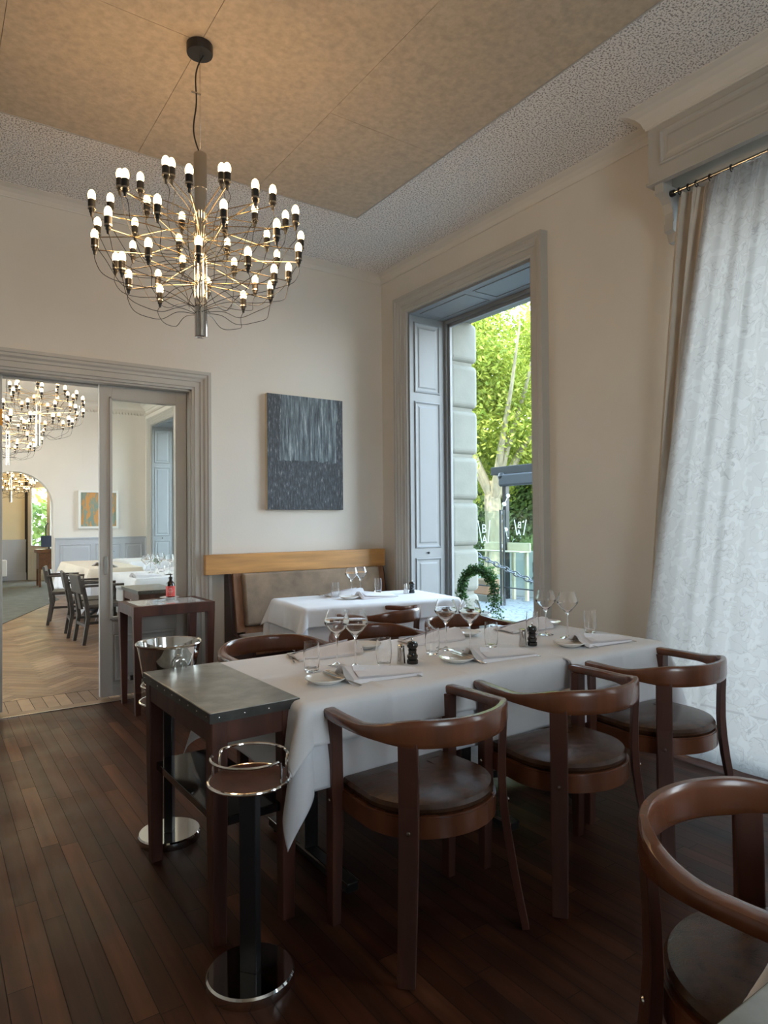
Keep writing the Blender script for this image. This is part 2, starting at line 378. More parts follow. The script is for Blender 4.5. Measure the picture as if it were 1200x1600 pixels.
def smoothstep(a, b, x):
    t = max(0, min(1, (x-a)/(b-a))); return t*t*(3-2*t)
rnd = random.Random(7)

# ------------------------------------------------------------------ the shell of the rooms
XL, YB, CZ = -6.9, -8.4, 3.80
def plank_floor(b, x0, x1, y0, y1, w, z=0):
    x = x1
    while x > x0:
        y = y0 - rnd.random()*.8
        while y < y1:
            l = rnd.uniform(.35, 1.25); a, c = max(y, y0), min(y+l, y1)
            if c-a > .01:
                g = .0011
                b.add([(x-w+g, a+g, z), (x-g, a+g, z), (x-g, c-g, z), (x-w+g, c-g, z)], [(0, 1, 2, 3)])
            y += l
        x -= w
b = B(); plank_floor(b, XL, 0, YB, 0, .0695)
b.slot = 1; b.box(XL-.2, .45, YB-.2, 0, -.08, -.002)
struct(b.build('floor', ['floor_dark', 'dark']), 'dark stained narrow plank floor')
def clip_to(b, x0, x1, y0, y1):
    for co, no in (((x0, 0, 0), (-1, 0, 0)), ((x1, 0, 0), (1, 0, 0)), ((0, y0, 0), (0, -1, 0)), ((0, y1, 0), (0, 1, 0))):
        bmesh.ops.bisect_plane(b.bm, geom=b.bm.verts[:]+b.bm.edges[:]+b.bm.faces[:], plane_co=co, plane_no=no, clear_outer=True, dist=1e-5)
def herring(b, x0, x1, y0, y1, z, Wd=.085, n=5, g=.0012):
    Lh = Wd*n; R = Matrix.Rotation(math.radians(45), 3, 'Z'); c = Vector(((x0+x1)/2, (y0+y1)/2, 0)); H = max(x1-x0, y1-y0)*.75+1
    K = int(H*1.5/Wd)
    for k in range(-K, K):
        for m_ in range(-int(H/Lh)-1-abs(k)//n, int(H/Lh)+2+abs(k)//n):
            for (ox, oy, w, h) in ((k*Wd+m_*2*Lh, k*Wd, Lh, Wd), (k*Wd+Lh+m_*2*Lh, k*Wd-(Lh-Wd), Wd, Lh)):
                q = [Vector((ox+g, oy+g, 0)), Vector((ox+w-g, oy+g, 0)), Vector((ox+w-g, oy+h-g, 0)), Vector((ox+g, oy+h-g, 0))]
                q = [R @ p + c for p in q]; ce = sum(q, Vector())/4
                if x0-Lh < ce.x < x1+Lh and y0-Lh < ce.y < y1+Lh: b.add([(p.x, p.y, z) for p in q], [(0, 1, 2, 3)])
    clip_to(b, x0, x1, y0, y1)
b = B(); herring(b, XL, 0, .50, 8.7, 0)
x = XL
while x < 0:
    b.add([(x+.002, .12, 0), (x+.085, .12, 0), (x+.085, .30+.19, 0), (x+.002, .30+.19, 0)], [(0, 1, 2, 3)]); x += .087
b.add([(XL, 0, .001), (0, 0, .001), (0, .115, .001), (XL, .115, .001)], [(0, 1, 2, 3)])
b.slot = 1; b.box(XL-.2, .45, 0, 8.7, -.08, -.002)
o = struct(b.build('floor', ['floor_oak', 'dark']), 'light oak herringbone parquet of the next room')
b = B(); b.box(-5, 0, 8.7, 13.6, -.08, 0); struct(b.build('floor', 'carpet'), 'grey carpeted floor beyond the arch')
# threshold strip and carpet edge
b = B(); b.box(-4, -1.93, -.012, 0, -.01, .006); struct(b.build('trim_1', 'steel'), 'thin metal threshold strip')

def wall_with_holes(b, axis, v0, v1, a0, a1, z0, z1, holes):
    """axis 'x': slab between x=v0,v1 running along y from a0 to a1, holes (y0,y1,z0,z1)"""
    ed = sorted({a0, a1, *[h[0] for h in holes], *[h[1] for h in holes]})
    for p, q in zip(ed[:-1], ed[1:]):
        hs = sorted([(h[2], h[3]) for h in holes if h[0] <= p+1e-6 and h[1] >= q-1e-6])
        z = z0
        for (ha, hb) in hs+[(z1, z1)]:
            if ha-z > 1e-4:
                if axis == 'x': b.box(v0, v1, p, q, z, ha)
                else: b.box(p, q, v0, v1, z, ha)
            z = hb
DX0, DX1, DZ = -3.98, -1.93, 2.485     # doorway
W1 = (-2.00, -.44, .38, 3.345); W2 = (-5.15, -3.15, .12, 3.25); W3 = (-7.7, -6.2, .38, 3.345)
WR = [(6.70, 8.23, .38, 3.345), (3.7, 5.23, .38, 3.345), (.9, 2.43, .38, 3.345)]  # first one is seen; the other two are added to light the room
b = B(); wall_with_holes(b, 'y', 0, .25, XL, 0, 0, CZ+.3, [(DX0, DX1, 0, DZ)])
struct(b.build('wall_back', 'wall'), 'off-white plaster wall with the sliding doorway')
b = B(); wall_with_holes(b, 'x', 0, .45, YB, 0, 0, CZ+.3, [W1, W2, W3]); struct(b.build('wall_right', 'wall'), 'off-white plaster wall with the tall windows')
b = B(); wall_with_holes(b, 'x', 0, .45, 0, 8.7, 0, CZ+.3, WR); struct(b.build('wall_right', 'wall2'), 'window wall of the next room')
FILL_WL = [(1.2, 2.6, .4, 3.4), (4.8, 7.0, .4, 3.4)]; FILL_WF = [(-3.3, -2.1, .6, 3.0)]  # openings out of view, added to let in fill light
b = B(); wall_with_holes(b, 'x', XL-.2, XL, YB, 8.7, 0, CZ+.3, FILL_WL); struct(b.build('wall_left', 'wall'))
b = B(); wall_with_holes(b, 'y', YB-.2, YB, XL-.2, .45, 0, CZ+.3, FILL_WF); struct(b.build('wall_front', 'wall'))
# ceilings
b = B(); b.box(XL, 0, YB, 0, CZ, CZ+.3)
b.slot = 1
struct(b.build('ceiling', ['popcorn', 'trim']), 'rough sprayed plaster ceiling border')
b = B(); b.box(XL, 0, .25, 8.7, CZ, CZ+.3); struct(b.build('ceiling', 'wall2'), 'white ceiling of the next room')
b = B(); b.box(-5, 0, 8.95, 13.6, 3.4, 3.6); struct(b.build('ceiling', 'wall2'))
# tan acoustic sheets hung under the ceiling
xs = [-.959, -1.803, -2.621, -3.44, -4.26, -5.08, -5.90]
cells = B(); PZ = 3.765
for i in range(6):
    ys = [-1.064, -2.111, -4.2, -6.3, -7.4] if i == 0 else ([-1.064, -3.2, -5.4, -7.4] if i == 1 else ([-1.064, -2.25, -4.4, -6.6, -7.4] if i == 2 else [-1.064, -3.2, -5.4, -7.4]))
    for j in range(len(ys)-1):
        g = .0013; cells.box(xs[i+1]+g, xs[i]-g, ys[j+1]+g, ys[j]-g, PZ, PZ+.012)
cells.slot = 1; cells.box(-5.90, -.959, -7.4, -1.064, PZ+.012, CZ)
cells.slot = 2
for (a, c, d, e) in ((-.959, -.951, -7.41, -1.056), (-5.91, -5.90, -7.41, -1.056)): cells.box(a, c, d, e, PZ-.003, CZ)
for (a, c, d, e) in ((-5.90, -.959, -1.064, -1.056), (-5.90, -.959, -7.41, -7.4)): cells.box(a, c, d, e, PZ-.003, CZ)
struct(cells.build('trim_2', ['panel_tan', 'dark', 'trim']), 'tan fibreboard ceiling panels with thin seams')
# crown mouldings
def crown(name, p0, p1, inward, m='wall', s=1.0, z=CZ):
    prof = [(0, z-.064*s), (.010*s, z-.064*s), (.012*s, z-.056*s), (.03*s, z-.034*s), (.06*s, z-.016*s), (.105*s, z-.004), (.105*s, z), (0, z)]
    b = B(); vs = [(p[0]+inward[0]*d, p[1]+inward[1]*d, zz) for p in (p0, p1) for d, zz in prof]; n = len(prof)
    b.add(vs, [(i, (i+1) % n, n+(i+1) % n, n+i) for i in range(n)]+[tuple(range(n)), tuple(range(n, 2*n))])
    return struct(b.build(name, m))
crown('trim_3', (XL, 0), (0, 0), (0, -1)); crown('trim_4', (0, 0), (0, YB), (-1, 0))
crown('trim_5', (XL, 8.7), (0, 8.7), (0, -1), 'wall2', 1.5); crown('trim_6', (0, 0.25), (0, 8.7), (-1, 0), 'wall2', 1.5); crown('trim_7', (XL, .25), (0, .25), (0, 1), 'wall2', 1.5)
# dentils of the next room's crown
b = B()
for i in range(78):
    x0 = -4.6+i*.06; b.box(x0, x0+.032, 8.655, 8.7, 3.60, 3.64)
for i in range(140):
    y0 = .3+i*.06; b.box(-.045, 0, y0, y0+.032, 3.60, 3.64)
struct(b.build('trim_8', 'wall2'))
# door casing: stepped profile swept round the opening
CAS = [(0, 0), (0, .022), (.018, .026), (.022, .034), (.062, .036), (.066, .044), (.085, .046), (.10, .058), (.118, .060), (.124, .068), (.148, .070), (.152, .0)]
def casing(name, plane, a0, a1, z0, z1, m, depthdir, parent=None, four=False, s=1.0):
    """plane ('y',v) or ('x',v); a0..a1 along the other axis"""
    b = B(); n = len(CAS); rings = []
    cor = [(a0, z0, -1, 0), (a0, z1, -1, 1), (a1, z1, 1, 1), (a1, z0, 1, 0)]
    if four: cor = [(a0, z0, -1, -1), (a0, z1, -1, 1), (a1, z1, 1, 1), (a1, z0, 1, -1)]
    vs = []
    for (a, z, sa, sz) in cor:
        for (u, d) in CAS:
            A = a+sa*u*s; Z = z+sz*u*s; D = plane[1]+depthdir*d*s
            vs.append((A, D, Z) if plane[0] == 'y' else (D, A, Z))
    segs = [(0, 1), (1, 2), (2, 3)]+([(3, 0)] if four else [])
    fs = [(i*n+k, i*n+k+1, j*n+k+1, j*n+k) for i, j in segs for k in range(n-1)]
    b.add(vs, fs); o = b.build(name, m, parent)
    if not parent: struct(o)
    return o
casing('trim_9', ('y', 0), DX0, DX1, 0, DZ, 'trim', -1)
casing('trim_10', ('y', .25), DX0, DX1, 0, DZ, 'trim', 1)
b = B(); b.box(DX0-.001, DX0+.012, 0, .25, 0, DZ); b.box(DX1-.012, DX1+.001, 0, .08, 0, DZ); b.box(DX1-.012, DX1+.001, .17, .25, 0, DZ); b.box(DX0, DX1, 0, .085, DZ-.015, DZ+.001); b.box(DX0, DX1, .165, .25, DZ-.015, DZ+.001)
b.box(DX0, DX1, .085, .165, DZ-.002, DZ+.001)
struct(b.build('trim_11', 'trim'), 'grey door lining with sliding track')
# baseboards
b = B(); b.box(XL, DX0-.15, -.015, 0, 0, .14, .004); b.box(DX1+.15, 0, -.015, 0, 0, .14, .004); struct(b.build('baseboard_back', 'trim'))
b = B(); b.box(-.015, 0, YB, -5.2, 0, .14, .004); b.box(-.015, 0, -3.4, 0, 0, .14, .004); struct(b.build('baseboard_right', 'trim'))

def raised_panel(b, A0, A1, z0, z1, base, dd, ax='y', w=.03):
    """moulded field on a face; ax is the axis of the face normal"""
    def P(a, z, d): return (a, base+dd*d, z) if ax == 'y' else (base+dd*d, a, z)
    prof = [(0, 0), (.004, .010), (.012, .012), (w*.7, .004), (w, .002), (w+.015, .002), (w+.03, .007)]
    vs = []
    for (u, d) in prof:
        vs += [P(A0+u, z0+u, d), P(A0+u, z1-u, d), P(A1-u, z1-u, d), P(A1-u, z0+u, d)]
    n = len(prof); fs = [(i*4+k, i*4+(k+1) % 4, (i+1)*4+(k+1) % 4, (i+1)*4+k) for i in range(n-1) for k in range(4)]+[((n-1)*4, (n-1)*4+1, (n-1)*4+2, (n-1)*4+3)]
    b.add(vs, fs)
def leaf(name, x0, x1, y0, y1, z1, label, handle_side):
    o = sempty(name); o['label'] = label
    g = .095; gb, gt = .64, z1-.12
    b = B()
    b.box(x0, x0+g, y0, y1, .02, z1, .004); b.box(x1-g, x1, y0, y1, .02, z1, .004)
    b.box(x0+g, x1-g, y0, y1, gt, z1); b.box(x0+g, x1-g, y0, y1, .52, gb); b.box(x0+g, x1-g, y0+.012, y1-.012, .10, .52); b.box(x0+g, x1-g, y0, y1, .02, .10)
    for (yy, dd) in ((y0, -1), (y1, 1)):
        raised_panel(b, x0+g+.01, x1-g-.01, .13, .50, yy-dd*.012, dd)
        for u, v, h in ((0, .012, .012), (.012, .02, .006)):
            b.box(x0+g-.02+u, x0+g-.02+v, yy, yy+dd*h, gb-.02+u, gt+.02-u); b.box(x1-g+.02-v, x1-g+.02-u, yy, yy+dd*h, gb-.02+u, gt+.02-u)
            b.box(x0+g-.02+u, x1-g+.02-u, yy, yy+dd*h, gt+.02-v, gt+.02-u); b.box(x0+g-.02+u, x1-g+.02-u, yy, yy+dd*h, gb-.02+u, gb-.02+v)
    b.build('leaf_frame', 'trim', o)
    b = B(); b.box(x0+g, x1-g, (y0+y1)/2-.003, (y0+y1)/2+.003, gb, gt); b.build('glass_pane', 'pane', o)
    hx = x0+.045 if handle_side < 0 else x1-.045
    b = B(); b.box(hx-.014, hx+.014, y0-.004, y0, .98, 1.12, .002); b.build('flush_handle', 'steel', o)
    return o
leaf('door_1', -2.625, -1.935, .10, .145, DZ-.004, 'right sliding door leaf, half closed, tall glass over a moulded panel', -1)
leaf('door_2', -3.98, -3.287, .10, .145, DZ-.004, 'left sliding door leaf at the picture edge', 1)

# windows: casing, panelled shutters folded in the reveal, frame, glass
def window(name, y0, y1, z0, z1, label):
    o = sempty(name); o['label'] = label
    if z0 > .2: casing('casing', ('x', 0), y0, y1, z0, z1, 'trim', -1, o, four=True)
    b = B()   # lining: side shutters and panelled head
    for (yy, dd) in ((y1, -1), (y0, 1)):
        b.box(.0, .42, yy, yy+dd*.022, z0, z1)
        for (pa, pb) in ((z1-.75, z1-.08), (1.12, z1-.83), (z0+.05, 1.03)):
            raised_panel(b, .05, .36, pa, pb, yy+dd*.022, dd, 'y')
    sh = b.build('shutter', 'shutter', o)
    b = B()
    for (yy, dd) in ((y1, -1), (y0, 1)):
        b.lathe([(0, 0), (.008, 0), (.012, .012), (.008, .02), (0, .022)], mt=Matrix.Translation((.2, yy+dd*.024, 1.075)) @ Matrix.Rotation(PI/2*dd*-1, 4, 'X'), n=12)
    b.build('shutter_knob', 'black_metal', sh)
    b = B(); b.box(0, .42, y0+.022, y1-.022, z1-.02, z1)
    mid = (y0+y1)/2
    vs = B()
    for (a, c) in ((y0+.10, mid-.05), (mid+.05, y1-.10)):
        for (p, q, r, s_) in ((.07, .08, a, c), (.34, .35, a, c)): b.box(p, q, r, s_, z1-.026, z1-.018)
        for yy in (a, c): b.box(.07, .35, yy-.005, yy+.005, z1-.026, z1-.018)
    vs.bm.free()
    b.build('head_lining', 'shutter', o)
    b = B(); fw = .055
    b.box(.42, .48, y0, y0+fw, z0, z1, .004); b.box(.42, .48, y1-fw, y1, z0, z1, .004); b.box(.42, .48, y0+fw, y1-fw, z1-fw, z1, .004); b.box(.42, .48, y0+fw, y1-fw, z0, z0+.05, .004)
    b.box(.44, .47, y0+fw, y0+fw+.03, z0+.05, z1-fw, .003); b.box(.44, .47, y1-fw-.03, y1-fw, z0+.05, z1-fw, .003); b.box(.44, .47, y0+fw, y1-fw, z1-fw-.03, z1-fw, .003)
    b.build('window_frame', 'shutter', o)
    b = B(); b.box(.452, .458, y0+fw, y1-fw, z0+.05, z1-fw); b.build('glass_pane', 'pane', o)
    b = B(); b.box(-.03, .42, y0, y1, z0-.03, z0, .004); b.build('window_sill', 'shutter', o)
    portal(.5, y0+.05, y1-.05, z0+.05, z1-.05)
    return o
window('window_1', *W1, 'tall window with grey casing and folded panelled shutters')
window('window_2', *W2, 'tall window behind the white sheer curtain')
window('window_3', *W3, 'tall window beside the camera, out of view')
for i, w in enumerate(WR): window('window_%d' % (4+i), *w, 'tall window of the next room, one seen past the sliding door, two added for light')

def added_window(name, ax, v, a0, a1, z0, z1):  # simple unseen window, added as a fill light source
    o = sempty(name); b = B(); f = .06
    def bx(p, q, r, s_, e=0): b.box(*( (v-.03, v+.03, p, q) if ax == 'x' else (p, q, v-.03, v+.03)), r, s_)
    bx(a0, a0+f, z0, z1); bx(a1-f, a1, z0, z1); bx(a0+f, a1-f, z0, z0+f); bx(a0+f, a1-f, z1-f, z1); bx((a0+a1)/2-.02, (a0+a1)/2+.02, z0+f, z1-f)
    b.build('window_frame', 'trim', o); b = B()
    b.box(*((v-.003, v+.003, a0+f, a1-f) if ax == 'x' else (a0+f, a1-f, v-.003, v+.003)), z0+f, z1-f); b.build('glass_pane', 'pane', o)
for i, w in enumerate(FILL_WL): added_window('window_%d' % (7+i), 'x', XL-.1, *w)  # added to brighten the next room from its unseen side
for i, w in enumerate(FILL_WF): added_window('window_%d' % (9+i), 'y', YB-.1, *w)  # added behind the camera to soften the dark fronts
def portal2(cx, cy, z0, z1, w, dirv):
    l = bpy.data.lights.new('window_portal', 'AREA'); l.shape = 'RECTANGLE'; l.size = w; l.size_y = z1-z0; l.cycles.is_portal = True
    o = bpy.data.objects.new('window_portal', l); COL.objects.link(o); o.location = (cx, cy, (z0+z1)/2); o.rotation_euler = Vector(dirv).to_track_quat('-Z', 'Y').to_euler()
for w in FILL_WL: portal2(XL-.22, (w[0]+w[1])/2, w[2], w[3], w[1]-w[0], (1, 0, 0))
for w in FILL_WF: portal2((w[0]+w[1])/2, YB-.22, w[2], w[3], w[1]-w[0], (0, 1, 0))

# outside wall with rusticated stone blocks
b = B()
def stones(b, y, sgn):
    z = -.15-.457+.02
    zs = [3.375, 2.948, 2.49, 2.027, 1.572, 1.112, .655, .198, -.26]
    for a, c in zip(zs[:-1], zs[1:]):
        b.box(.48, .86, y, y+sgn*.55, c+.012, a-.012, .055, 5)
for w in [W1, W2, W3]+WR:
    stones(b, w[1]-.045 if w is not W1 else -.475, 1); stones(b, w[0]+.045, -1)
struct(b.build('trim_12', 'stone'), 'rounded pale stone blocks beside the window outside')
b = B(); wall_with_holes(b, 'x', .45, .80, YB, 14, -.3, 9.0, [(w[0]-.02, w[1]-.0, w[2]-.1 if w[2] < 1 else 0, 3.375) for w in [W1, W2, W3]+WR]+[(9.4, 12.6, .9, 2.9)])
struct(b.build('wall_outside', 'stone'))

# ------------------------------------------------------------------ next room: far wall, arch, wainscot
def arch_wall(b, cx, r, zs, x0, x1, y0, y1, zt, n=24):
    pts = [(cx+r, 0), (cx+r, zs)]+[(cx+r*math.cos(PI*i/n), zs+r*math.sin(PI*i/n)) for i in range(1, n)]+[(cx-r, zs), (cx-r, 0)]
    outer = [(x1, 0), (x1, zs)]+[None]*(n-1)+[(x0, zs), (x0, 0)]
    for i in range(1, n):
        a = PI*i/n; t = i/n
        outer[i+1] = (x1+(x0-x1)*t, zt) if True else None
    outer[1] = (x1, zt*.6)
    vs = []; 
    for (p, q) in zip(pts, outer):
        vs += [(p[0], y0, p[1]), (q[0], y0, q[1]), (p[0], y1, p[1]), (q[0], y1, q[1])]
    k = len(pts); fs = []
    for i in range(k-1):
        A, C = i*4, (i+1)*4
        fs += [(A, C, C+1, A+1), (A+2, A+3, C+3, C+2), (A, A+2, C+2, C)]
    b.add(vs, fs)
b = B(); arch_wall(b, -2.4, .67, 1.70, -3.6, -1.2, 8.7, 8.95, CZ+.3)
b.box(-1.2, .45, 8.7, 8.95, 0, CZ+.3); b.box(XL-.2, -3.6, 8.7, 8.95, 0, CZ+.3); b.box(-1.25, -1.2, 8.702, 8.95, 2.0, CZ+.3); b.box(-3.6, -3.55, 8.702, 8.95, 2.0, CZ+.3)
struct(b.build('wall_far', 'wall2'), 'far wall of the next room with a round arch')
b = B(); b.box(-1.70, 0, 8.68, 8.7, .0, 1.08); b.box(-1.70, 0, 8.665, 8.7, 1.08, 1.11, .004); b.box(-1.70, 0, 8.665, 8.7, 0, .13, .004)
for (a, c) in ((-1.62, -1.05), (-.97, -.50), (-.42, -.08)): raised_panel(b, a, c, .22, .98, 8.68, -1)
struct(b.build('trim_13', 'wainscot'), 'blue-grey moulded wainscot')
b = B(); b.box(-.02, 0, .4, .7, 0, 1.08); b.box(-.02, 0, 2.6, 3.5, 0, 1.08); b.box(-.02, 0, 5.4, 6.5, 0, 1.08); b.box(-.02, 0, 8.43, 8.68, 0, 1.08)
struct(b.build('trim_14', 'wainscot'))
# carpet runner
b = B(); b.prism([(-6.8, 5.14), (-2.866, 5.14), (-1.75, 7.9), (-1.75, 8.7), (-6.8, 8.7)], 0, .008)
tag(b.build('carpet', 'carpet'), 'grey green carpet with a slanting edge on the parquet', 'carpet')
# room beyond the arch
b = B(); b.box(-5.0, -4.8, 8.95, 13.6, 0, 3.5); struct(b.build('wall_left', 'cream'))
b = B(); wall_with_holes(b, 'y', 13.2, 13.4, -5, .45, 0, 3.5, [(-1.66, -.55, 0, 2.55)]); struct(b.build('wall_far', 'cream'), 'cream wall beyond the arch')
b = B(); wall_with_holes(b, 'x', 0, .45, 8.95, 13.6, 0, 3.5, [(9.4, 12.6, .9, 2.9)]); struct(b.build('wall_right', 'cream'))
portal(.3, 9.45, 12.55, .95, 2.85)
b = B(); b.box(-5, -1.70, 13.16, 13.2, 0, .95); b.box(-5, -1.70, 13.15, 13.2, .95, 1.0); b.box(-5, -1.70, 13.14, 13.2, 0, .18)
struct(b.build('baseboard_far', 'wainscot'))
o = sempty('door_3'); o['label'] = 'open white door with a dark edge and pull handle'
MD = Matrix.Translation((-1.66, 13.12, 0)) @ Matrix.Rotation(math.radians(-62), 4, 'Z')
b = B()
for (a, c, d, e) in ((0, .12, 0, 2.42), (.72, .84, 0, 2.42), (.12, .72, 2.27, 2.42), (.12, .72, 0, .20), (.12, .72, .68, .85)): b.box(a, c, -.02, .02, d, e, mt=MD)
b.box(.12, .72, -.008, .008, .2, .68, mt=MD); b.build('leaf_frame', 'white_paint', o)
b = B(); b.box(.12, .72, -.003, .003, .85, 2.27, mt=MD); b.build('glass_pane', 'pane', o)
b = B(); b.box(-.10, -.01, -.03, .03, 0, 2.44, mt=MD); b.build('door_edge', 'black_metal', o)
b = B(); b.tube([MD @ Vector(q) for q in ((.78, -.03, .9), (.78, -.08, .95), (.78, -.09, 1.15), (.78, -.08, 1.35), (.78, -.03, 1.4))], .014); b.build('pull_handle', 'black_metal', o)
b = B(); b.box(-1.68, -.53, 13.15, 13.2, 2.5, 2.6); b.box(-1.70, -1.66, 13.15, 13.45, 0, 2.55); struct(b.build('trim_15', 'white_paint'))
t = thing('reception_desk', 'brown wooden desk just beyond the arch', 'desk', (-1.42, 11.0, 0))
b = B(); b.box(-.34, .34, -.25, .25, .74, .82, .01); b.build('desk_top', 'desk', t)
b = B(); b.box(-.30, .30, -.22, .22, .38, .74, .005); b.build('body', 'desk', t)
for sx_ in (-.28, .28):
    for sy_ in (-.2, .2):
        b = B(); b.box(sx_-.02, sx_+.02, sy_-.02, sy_+.02, 0, .38); b.build('leg', 'desk', t)
t = thing('monitor', 'dark blue monitor standing on the reception desk', 'monitor', (-1.5, 10.95, .82))
b = B(); b.box(-.16, .16, -.015, .015, .05, .30, .006); b.build('display', 'screen', t)
b = B(); b.box(-.07, .07, -.06, .06, 0, .012); b.box(-.015, .015, -.01, .01, .012, .06); b.build('stand', 'black_metal', t)
b = B(); b.box(-2.75, -2.15, 12.85, 13.1, .12, .52, .02); tag(b.build('radiator', 'white_paint'), 'low white radiator under the dado beyond the arch', 'radiator')
# framed picture in the next room
t = thing('framed_picture', 'white framed orange and green picture on the far wall', 'picture', (-.92, 8.69, 1.66))
b = B(); b.box(-.37, .37, -.05, 0, -.375, -.335); b.box(-.37, .37, -.05, 0, .335, .375); b.box(-.37, -.33, -.05, 0, -.335, .335); b.box(.33, .37, -.05, 0, -.335, .335); b.build('frame', 'white_paint', t)
b = B(); b.box(-.33, .33, -.02, -.01, -.335, .335); b.build('canvas', 'canvas_orange', t)

# ------------------------------------------------------------------ big painting
t = thing('painting', 'abstract slate grey and blue canvas painting on the white wall above the bench', 'painting', (-1.265, -.04, 1.488))
b = B(); b.box(0, .776, .0, .038, 0, 1.035, .002); b.build('stretcher', 'canvas_edge', t)
o = None
b = B(); b.box(.001, 1.0, -.004, .002, .001, 1.0); o = b.build('canvas', 'canvas_slate', t); o.scale = (.776, 1, 1.035)

# ------------------------------------------------------------------ curtain corner: pelmet, corbel, rod, drape, sheer
t = thing('pelmet', 'grey panelled pelmet box over the curtained window', 'pelmet')
PX, PY0, PY1, PZ0, PZ1 = -.205, -5.35, -3.115, 3.372, 3.70
b = B(); b.box(PX, PX+.025, PY0, PY1, PZ0, PZ1+.06); b.box(PX+.0255, -.001, PY1-.025, PY1, PZ0, PZ1+.06); b.box(PX+.0255, -.001, PY0, PY0+.025, PZ0, PZ1+.06)
raised_panel(b, PY0+.1, PY1-.075, PZ0+.075, PZ1-.045, PX-.0005, -1, 'x'); b.box(PX-.010, PX+.03, PY0, PY1+.010, PZ0-.018, PZ0-.0005); b.box(PX+.0305, -.001, PY1-.03, PY1+.010, PZ0-.018, PZ0-.0005)
b.build('front_board', 'trim', t)
b = B(); prof = [(0, PZ1-.012), (-.010, PZ1-.012), (-.010, PZ1-.002), (-.016, PZ1+.002), (-.028, PZ1+.035), (-.050, PZ1+.062), (-.080, PZ1+.082), (-.115, CZ-.008), (-.115, CZ), (0, CZ)]; n = len(prof)
vs = [(PX-.0006+d, PY0, z) for d, z in prof]+[(PX-.0006+d, PY1+.0006-d, z) for d, z in prof]+[(-.0005, PY1+.0006-d, z) for d, z in prof]
b.add(vs, [(s_*n+i, s_*n+(i+1) % n, (s_+1)*n+(i+1) % n, (s_+1)*n+i) for s_ in (0, 1) for i in range(n)]); b.build('cornice', 'wall', t)
b = B(); pr_ = [(0, PZ0-.019), (-.19, PZ0-.019), (-.19, PZ0-.075), (-.15, PZ0-.085), (-.115, PZ0-.12), (-.095, PZ0-.17), (-.09, PZ0-.225), (-.10, PZ0-.23), (-.10, PZ0-.275), (-.07, PZ0-.285), (-.055, PZ0-.33), (-.03, PZ0-.335), (0, PZ0-.33)]
n = len(pr_); vs = [(d, PY1-.03, z) for d, z in pr_]+[(d, PY1-.085, z) for d, z in pr_]
b.add(vs, [(i, (i+1) % n, n+(i+1) % n, n+i) for i in range(n)]+[tuple(range(n)), tuple(range(n, 2*n))]); b.build('corbel', 'trim', t)
b = B(); b.box(PX+.026, -.001, PY0+.026, PY1-.026, PZ1, PZ1+.02); b.build('top_board', 'trim', t)
ROD = (-.115, 3.30)
t = thing('curtain_rod', 'steel curtain rod with rings under the pelmet', 'curtain rod')
b = B(); b.cyl((ROD[0], -5.3, ROD[1]), (ROD[0], -3.215, ROD[1]), .011); b.build('rod', 'steel', t)
b = B(); b.lathe([(0, 0), (.018, 0), (.02, .02), (.012, .035), (0, .035)], mt=Matrix.Translation((ROD[0], -3.225, ROD[1])) @ Matrix.Rotation(-PI/2, 4, 'X'), n=16); b.build('finial', 'black_metal', t)
for yy in (-3.255, -3.31, -3.36, -3.44, -3.56, -3.76, -3.92, -4.08, -4.24, -4.4, -4.56, -4.72, -4.88, -5.04):
    b = B(); b.tube([(ROD[0]+.017*math.cos(2*PI*i/16), yy, ROD[1]-.004+.019*math.sin(2*PI*i/16)) for i in range(16)], .0028, 6, closed=True); b.build('ring', 'black_metal', t)
def cloth_strip(name, mtl, label, cat, top, bot, zt, zb, xo, npl, amp, nu=140, nv=46, xb=None, seed=1, flat=.35):
    R = random.Random(seed); ph = [R.uniform(0, 6.28) for _ in range(5)]; xb = xo if xb is None else xb
    b = B(); uvl = b.bm.loops.layers.uv.new('UVMap'); vs = []
    for j in range(nv+1):
        v = j/nv; z = zt+(zb-zt)*v
        y0 = top[0]+(bot[0]-top[0])*v**.9; y1 = top[1]+(bot[1]-top[1])*v**.9
        for i in range(nu+1):
            u = i/nu; w = 2*PI*npl*(u+.02*math.sin(4*u+ph[0]))
            a = amp*(.55+.45*math.sin(3.1*u*npl*.3+ph[1]))*(1-flat*v**.6)
            x = xo+(xb-xo)*v+a*math.sin(w+.5*math.sin(2.2*v+ph[2]))+.3*a*math.sin(2.3*w+ph[3])
            y = y0+(y1-y0)*u+.25*a*math.cos(w)
            if v < .04: x = xo+(x-xo)*.9+.004*math.sin(w*5)
            vs.append((x, y, z))
    fs = [(j*(nu+1)+i, j*(nu+1)+i+1, (j+1)*(nu+1)+i+1, (j+1)*(nu+1)+i) for j in range(nv) for i in range(nu)]
    vv, ff = b.add(vs, fs, True)
    for k, f in enumerate(ff):
        j, i = divmod(k, nu)
        for lp, (du, dv) in zip(f.loops, ((0, 0), (1, 0), (1, 1), (0, 1))): lp[uvl].uv = ((i+du)/nu*abs(bot[1]-bot[0]), -(j+dv)/nv*(zt-zb))
    return tag(b.build(name, mtl), label, cat)
cloth_strip('sheer_curtain', 'sheer', 'white embroidered sheer curtain hanging to the floor', 'curtain', (-3.445, -5.2), (-2.93, -5.25), 3.285, .03, -.125, 15, .020, xb=-.165, nu=260, flat=.75)
cloth_strip('side_curtain', 'drape', 'narrow beige linen curtain behind the sheer one', 'curtain', (-3.235, -3.47), (-2.935, -3.02), 3.28, .03, -.10, 3.5, .028, xb=-.07, nu=90, seed=4)

